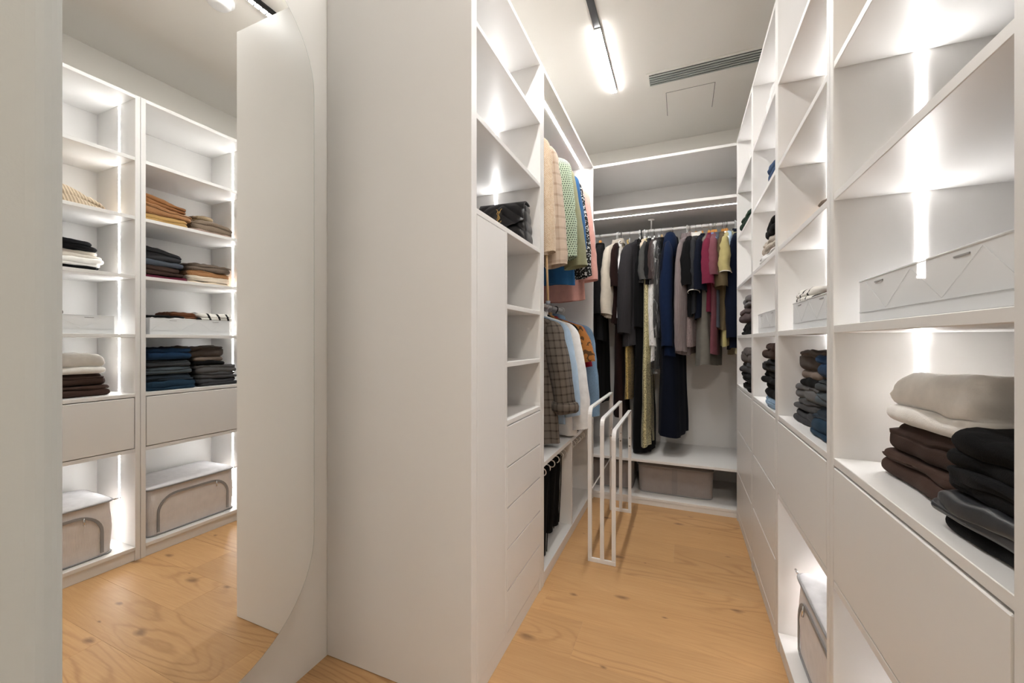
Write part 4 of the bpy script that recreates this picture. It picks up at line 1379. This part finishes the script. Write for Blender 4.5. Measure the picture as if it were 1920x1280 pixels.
# (name, label, category, material, px at the front, facing angle, length, sw, hw, th, sleeve, hanger, extras)
B = [
    ('black_dress', 'long black dress at the corner behind the pink coat', 'dress', BLACK, 1112, 86, 1.30, 0.20, 0.24, 0.05, (0.50, 0.02, 0.05, 0.045), 'wood', {}),
    ('black_shirt', 'faded black shirt between corner dress and ecru jacket', 'shirt', FB('faded_black', (0.010, 0.010, 0.011)), 1121, 95, 0.80, 0.20, 0.22, 0.04, (0.55, 0.02, 0.05, 0.045), 'wood', {}),
    ('ecru_jacket', 'short ecru jacket with tied collar and full sleeves', 'jacket', CREAMJ, 1137, 72, 0.62, 0.20, 0.215, 0.055, (0.55, 0.02, 0.066, 0.052), 'white', dict(collar=CREAMJ)),
    ('dark_brown_blouse', 'narrow dark brown top beside the short ecru jacket', 'top', COCOAKNIT, 1151, 92, 0.66, 0.19, 0.20, 0.03, (0.34, 0.01, 0.04, 0.04), 'white', {}),
    ('white_camisole', 'white strappy top on a white hanger beside charcoal jacket', 'top', WHITE2, 1159, 90, 0.62, 0.18, 0.20, 0.02, None, 'white', dict(strap=True)),
    ('charcoal_jacket', 'charcoal ribbed jacket showing its broad flank', 'jacket', CHARK, 1172, 64, 0.84, 0.205, 0.23, 0.06, (0.70, 0.02, 0.072, 0.060), 'white', {}),
    ('brown_dress', 'long dark brown dress hanging low behind the charcoal jacket', 'dress', COCOAKNIT, 1160, 90, 1.40, 0.15, 0.17, 0.05, None, 'black', dict(strap=True)),
    ('black_gown', 'floor-length black gown beside the champagne sequin dress', 'dress', BLACK, 1198, 82, 1.66, 0.18, 0.20, 0.07, None, 'white', dict(strap=True)),
    ('gold_sequin_dress', 'gold sequin dress hanging low between brown dress and black gown', 'dress', GOLDSEQ, 1176, 92, 1.26, 0.20, 0.20, 0.024, None, 'wire', dict(strap=True)),
    ('black_camisole', 'black sleeveless top with cream ruffle beside dark grey cropped tops', 'top', BLACK, 1193, 84, 0.70, 0.20, 0.21, 0.045, None, 'black', dict(strap=True)),
    ('cream_ruffle_blouse', 'cream ruffled top squeezed between black and dark grey tops', 'top', CREAM, 1203, 88, 0.30, 0.19, 0.18, 0.018, None, 'white', dict(fold=0.02)),
    ('dark_grey_tee', 'dark grey cropped top next to the cream ruffled one', 'top', FB('iron_grey', (0.070, 0.070, 0.068)), 1206, 84, 0.36, 0.20, 0.22, 0.032, (0.30, 0.0, 0.045, 0.045), 'wire', {}),
    ('black_cropped_tee', 'black cropped top between dark grey and dark brown ones', 'top', BLACK2, 1213, 88, 0.37, 0.20, 0.22, 0.026, (0.30, 0.0, 0.04, 0.04), 'wire', {}),
    ('brown_cropped_tee', 'dark brown cropped top beside the film-covered suit', 'top', FB('umber', (0.046, 0.032, 0.030)), 1220, 86, 0.37, 0.20, 0.22, 0.030, (0.30, 0.0, 0.042, 0.042), 'wire', {}),
    ('champagne_dress', 'long champagne sequin dress in front of the black gown', 'dress', GOLDSEQ2, 1210, 88, 1.60, 0.20, 0.25, 0.034, None, 'wire', dict(strap=True)),
    ('white_shirt', 'long white shirt beside the suit in clear film', 'shirt', WHITE2, 1223, 90, 0.96, 0.19, 0.21, 0.02, (0.80, 0.0, 0.035, 0.03), 'wire', {}),
    ('black_suit', 'black suit wrapped in clear crinkled plastic film', 'suit', BLACK, 1233, 84, 1.02, 0.19, 0.20, 0.035, (0.74, 0.0, 0.042, 0.036), 'pale', {}),
    ('navy_hoodie', 'navy blue hooded sweatshirt with raised hood', 'sweatshirt', NAVYH, 1251, 80, 0.92, 0.20, 0.215, 0.05, (0.80, 0.0, 0.062, 0.052), 'wire', dict(hood=True)),
    ('ink_coat', 'long ink-navy coat hanging low behind the navy hoodie', 'coat', INK, 1249, 76, 1.52, 0.19, 0.22, 0.085, (0.60, 0.0, 0.06, 0.05), 'wood', {}),
    ('mauve_cardigan', 'mauve-grey ribbed cardigan with collar', 'cardigan', MAUVE, 1276, 76, 0.90, 0.195, 0.215, 0.05, (0.84, 0.0, 0.066, 0.050), 'white', dict(collar=MAUVE)),
    ('diamond_cardigan', 'mauve-grey diamond-knit cardigan under the piped black shirt', 'cardigan', MAUVE2, 1291, 84, 0.84, 0.17, 0.20, 0.055, None, 'wood', {}),
    ('black_tee', 'black short-sleeved tee next to the mauve cardigan', 'tee', BLACK, 1290, 86, 0.62, 0.195, 0.20, 0.035, (0.36, 0.02, 0.058, 0.055), 'wood', {}),
    ('piped_shirt', 'black short-sleeved shirt with white piped cuffs', 'shirt', FB('black_silk', (0.016, 0.017, 0.020), rough=0.5), 1301, 84, 0.60, 0.20, 0.21, 0.035, (0.40, 0.02, 0.052, 0.052), 'wood', dict(trim=PIPING, collar=PIPING)),
    ('black_polo', 'black short-sleeved polo between piped shirt and warm grey coat', 'shirt', INK, 1311, 82, 0.64, 0.20, 0.21, 0.04, (0.40, 0.02, 0.062, 0.062), 'wood', {}),
    ('grey_coat', 'long warm grey coat between black polo and wine tee', 'coat', WARMGREY, 1318, 74, 0.98, 0.19, 0.22, 0.065, None, 'wood', {}),
    ('wine_tee', 'wine-red short-sleeved tee beside the warm grey coat', 'tee', WINE, 1327, 84, 0.60, 0.195, 0.20, 0.035, (0.36, 0.03, 0.058, 0.062), 'wood', {}),
    ('dusty_wine_tee', 'dusty wine tee between wine-red tee and blue shirts', 'tee', DUSTYW, 1337, 84, 0.90, 0.195, 0.20, 0.035, (0.30, 0.03, 0.055, 0.060), 'wood', {}),
    ('blue_shirt', 'cornflower blue shirt mostly hidden behind dusty wine tee', 'shirt', CBLUE, 1341, 92, 0.62, 0.175, 0.18, 0.028, (0.20, 0.0, 0.045, 0.045), 'wood', {}),
    ('striped_shirt', 'blue-grey shirt squeezed in before the olive-brown tee', 'shirt', SLATE, 1346, 90, 0.70, 0.175, 0.18, 0.028, (0.22, 0.0, 0.045, 0.045), 'wood', {}),
    ('olive_brown_tee', 'olive-brown tee beside the khaki shirt', 'tee', OLIVEB, 1354, 84, 0.72, 0.195, 0.20, 0.035, (0.38, 0.02, 0.052, 0.055), 'wood', {}),
    ('khaki_shirt', 'khaki short-sleeved shirt with pale piped cuffs', 'shirt', KHAKI, 1360, 82, 0.84, 0.195, 0.20, 0.030, (0.28, 0.03, 0.055, 0.058), 'wood', dict(trim=PIPING)),
    ('white_tee', 'white tee peeking out beside the khaki shirt', 'tee', WHITE2, 1366, 92, 0.50, 0.175, 0.18, 0.022, (0.16, 0.0, 0.04, 0.04), 'wood', {}),
    ('light_blue_tee', 'light blue tee peeking out before the navy blazer', 'tee', LBLUE, 1370, 92, 0.50, 0.175, 0.18, 0.022, (0.18, 0.0, 0.04, 0.04), 'wood', {}),
    ('navy_blazer', 'dark navy blazer near the shelving end of the rail', 'blazer', NAVY, 1378, 76, 0.86, 0.20, 0.215, 0.055, (0.74, 0.0, 0.066, 0.060), 'wood', dict(collar=NAVY)),
    ('beige_shirt', 'pale khaki long shirt at the shelving end of the rail', 'shirt', FB('pale_khaki', (0.40, 0.37, 0.24)), 1387, 92, 0.90, 0.19, 0.20, 0.03, (0.7, 0.0, 0.045, 0.04), 'white', {}),
    ('tan_jacket', 'tan jacket last on the rail against the shelving unit', 'jacket', FB('tan', (0.26, 0.17, 0.12)), 1394, 90, 0.80, 0.19, 0.20, 0.035, (0.6, 0.0, 0.05, 0.045), 'wood', {}),
]
for k, (nm, lb, ct, mt, px, ang, L, sw, hw, th, sl, hg, ex) in enumerate(B):
    ex = dict(ex)
    hood = ex.pop('hood', False)
    front = RY - sw - 0.02
    x_front = bx(px, front)
    rz = R(ang) - math.pi            # hanger axis points towards the camera
    x_c = x_front - math.cos(rz) * (sw + 0.0)
    if x_c > 0.66:
        x_c = 0.66
    g = garment(nm, lb, ct, mt, (x_c, RY, RZ), rz, L, sw, hw, th, sl, 1.3 + k * 0.77, GB, hg, fold=ex.pop('fold', 0.008), **ex)
    if hood:
        hr = []
        for (w_, d_, z) in ((0.070, 0.045, -0.24), (0.085, 0.052, -0.19), (0.080, 0.050, -0.13), (0.066, 0.042, -0.085), (0.040, 0.028, -0.055), (0.012, 0.010, -0.046)):
            hr.append([(0.10 + w_ * math.cos(2 * math.pi * i / 20), d_ * math.sin(2 * math.pi * i / 20) * (1 + 0.15 * nz(i * 0.7, z * 20, 4.0)), z) for i in range(20)])
        mesh_from('hood', [loft_data(hr)], mt, g)

# clear film over the black suit
sx = bx(1233, RY - 0.21)
t = thing('plastic_cover', 'clear crinkled plastic film over the black suit', 'garment cover', (sx, RY, RZ), R(84) - math.pi)
rings = []
for j in range(22):
    s = j / 21
    a_ = 0.03 + 0.215 * min(1, (s / 0.12)) ** 0.6
    rings.append([((a_ + 0.010 * nz(i * 0.7, s * 18, 3.0)) * spow(math.cos(2 * math.pi * i / 32), 0.6), (0.058 + 0.012 * nz(i * 0.8, s * 16, 9.0)) * spow(math.sin(2 * math.pi * i / 32), 0.7) * min(1, 0.35 + s * 4), -0.045 - 1.08 * s) for i in range(32)])
mesh_from('film', [loft_data(rings, False, False)], M_FILM, t)
mesh_from('top_knot', [tube_data([(0, 0, -0.048), (0.004, 0, -0.03), (0.002, 0.004, -0.022)], [0.028, 0.014, 0.018], 10)], M_FILM, t)

# ================================================================== HANDBAG
hb = thing('handbag', 'black quilted leather handbag with gold monogram on the wardrobe shelf', 'handbag', (-0.762, 1.752, 1.643), math.radians(-86))
BY0, BY1, BH, BD = -0.122, 0.115, 0.182, 0.055


def quilt(u_, v_):
    """chevron channel quilting"""
    s = v_ * 1.0 + abs(u_) * 0.75
    return 0.010 * abs(math.sin(math.pi * s / 0.046)) ** 0.7


rings = []
nz_ = 44
n = 120
for j in range(nz_ + 1):
    s = j / nz_
    z = BH * s
    taper = 1.0 - 0.10 * s ** 2
    dep = BD * (1.0 - 0.35 * s ** 1.5)
    ring = []
    for k in range(n):
        q = 2 * math.pi * k / n
        cx_, sy_ = spow(math.cos(q), 0.35), spow(math.sin(q), 0.22)
        yy = (BY0 + BY1) / 2 + (BY1 - BY0) / 2 * taper * sy_
        x = dep * cx_
        bulge = quilt(yy, z) * (1 if abs(cx_) > 0.6 else 0.8) * (0.2 if s in (0, 1.0) else 1)
        ring.append((x + bulge * cx_, yy + bulge * 0.4 * sy_, z * (1.0 if s < 1 else 0.985)))
    rings.append(ring)
mesh_from('body', [loft_data(rings)], M_LEATHER, hb)
flap = []
for j in range(49):
    s = j / 48
    for_row = []
    for k in range(61):
        f_ = k / 60
        yy = BY0 * 0.93 + (BY1 - BY0) * 0.93 * f_
        ed = abs(f_ * 2 - 1)
        # wraps over the top and hangs down the front, pointed in the middle
        drop = 0.120 - 0.030 * ed
        if s < 0.35:
            q = s / 0.35
            x, z = -0.030 + 0.072 * q, BH + 0.007 + 0.004 * math.sin(math.pi * q)
        else:
            q = (s - 0.35) / 0.65
            x, z = 0.042 + 0.022 * q ** 0.7, BH + 0.007 - drop * q
        x += 0.9 * quilt(yy, z) * min(1.0, (s - 0.35) * 8) if s > 0.35 else 0
        for_row.append((x, yy, z))
    flap.append(for_row)
fv = [p for r_ in flap for p in r_]
ff = [(j * 61 + k, j * 61 + k + 1, (j + 1) * 61 + k + 1, (j + 1) * 61 + k) for j in range(48) for k in range(60)]
me = bpy.data.meshes.new('flap')
me.from_pydata(fv, [], ff)
me.polygons.foreach_set('use_smooth', [True] * len(ff))
fo = link('flap', me, M_LEATHER, hb)
sol = fo.modifiers.new('thickness', 'SOLIDIFY')
sol.thickness = 0.004
# gold interlaced monogram: Y above, S through it, L at the foot
mg = bpy.data.objects.new('monogram', None)
COL.objects.link(mg)
mg.parent = hb
mg.location = (0.0815, -0.010, 0.122)
mg.scale = (0.8, 0.72, 0.72)
mg.rotation_euler = (0, -0.12, 0)


def stroke(name, pts, r=0.0021):
    mesh_from(name, [tube_data([(0, p[0], p[1]) for p in pts], r, 6)], M_GOLD, mg)


stroke('letter_y_arm', [(-0.016, 0.048), (-0.010, 0.047), (0.000, 0.020)])
stroke('letter_y_stem', [(0.022, 0.050), (0.016, 0.046), (0.004, 0.022), (-0.002, 0.004), (-0.006, -0.012)])
stroke('letter_s', [(0.013 * math.sin(1.2 + 0.0) * c_, z) for c_, z in ((0.9, 0.026), (0.3, 0.033), (-0.5, 0.030), (-0.9, 0.020), (-0.3, 0.010), (0.5, 0.002), (0.9, -0.010), (0.4, -0.020), (-0.4, -0.022), (-1.0, -0.014))])
stroke('letter_l', [(0.006, 0.006), (0.000, -0.018), (-0.008, -0.040), (0.006, -0.038), (0.018, -0.036), (0.020, -0.028)])
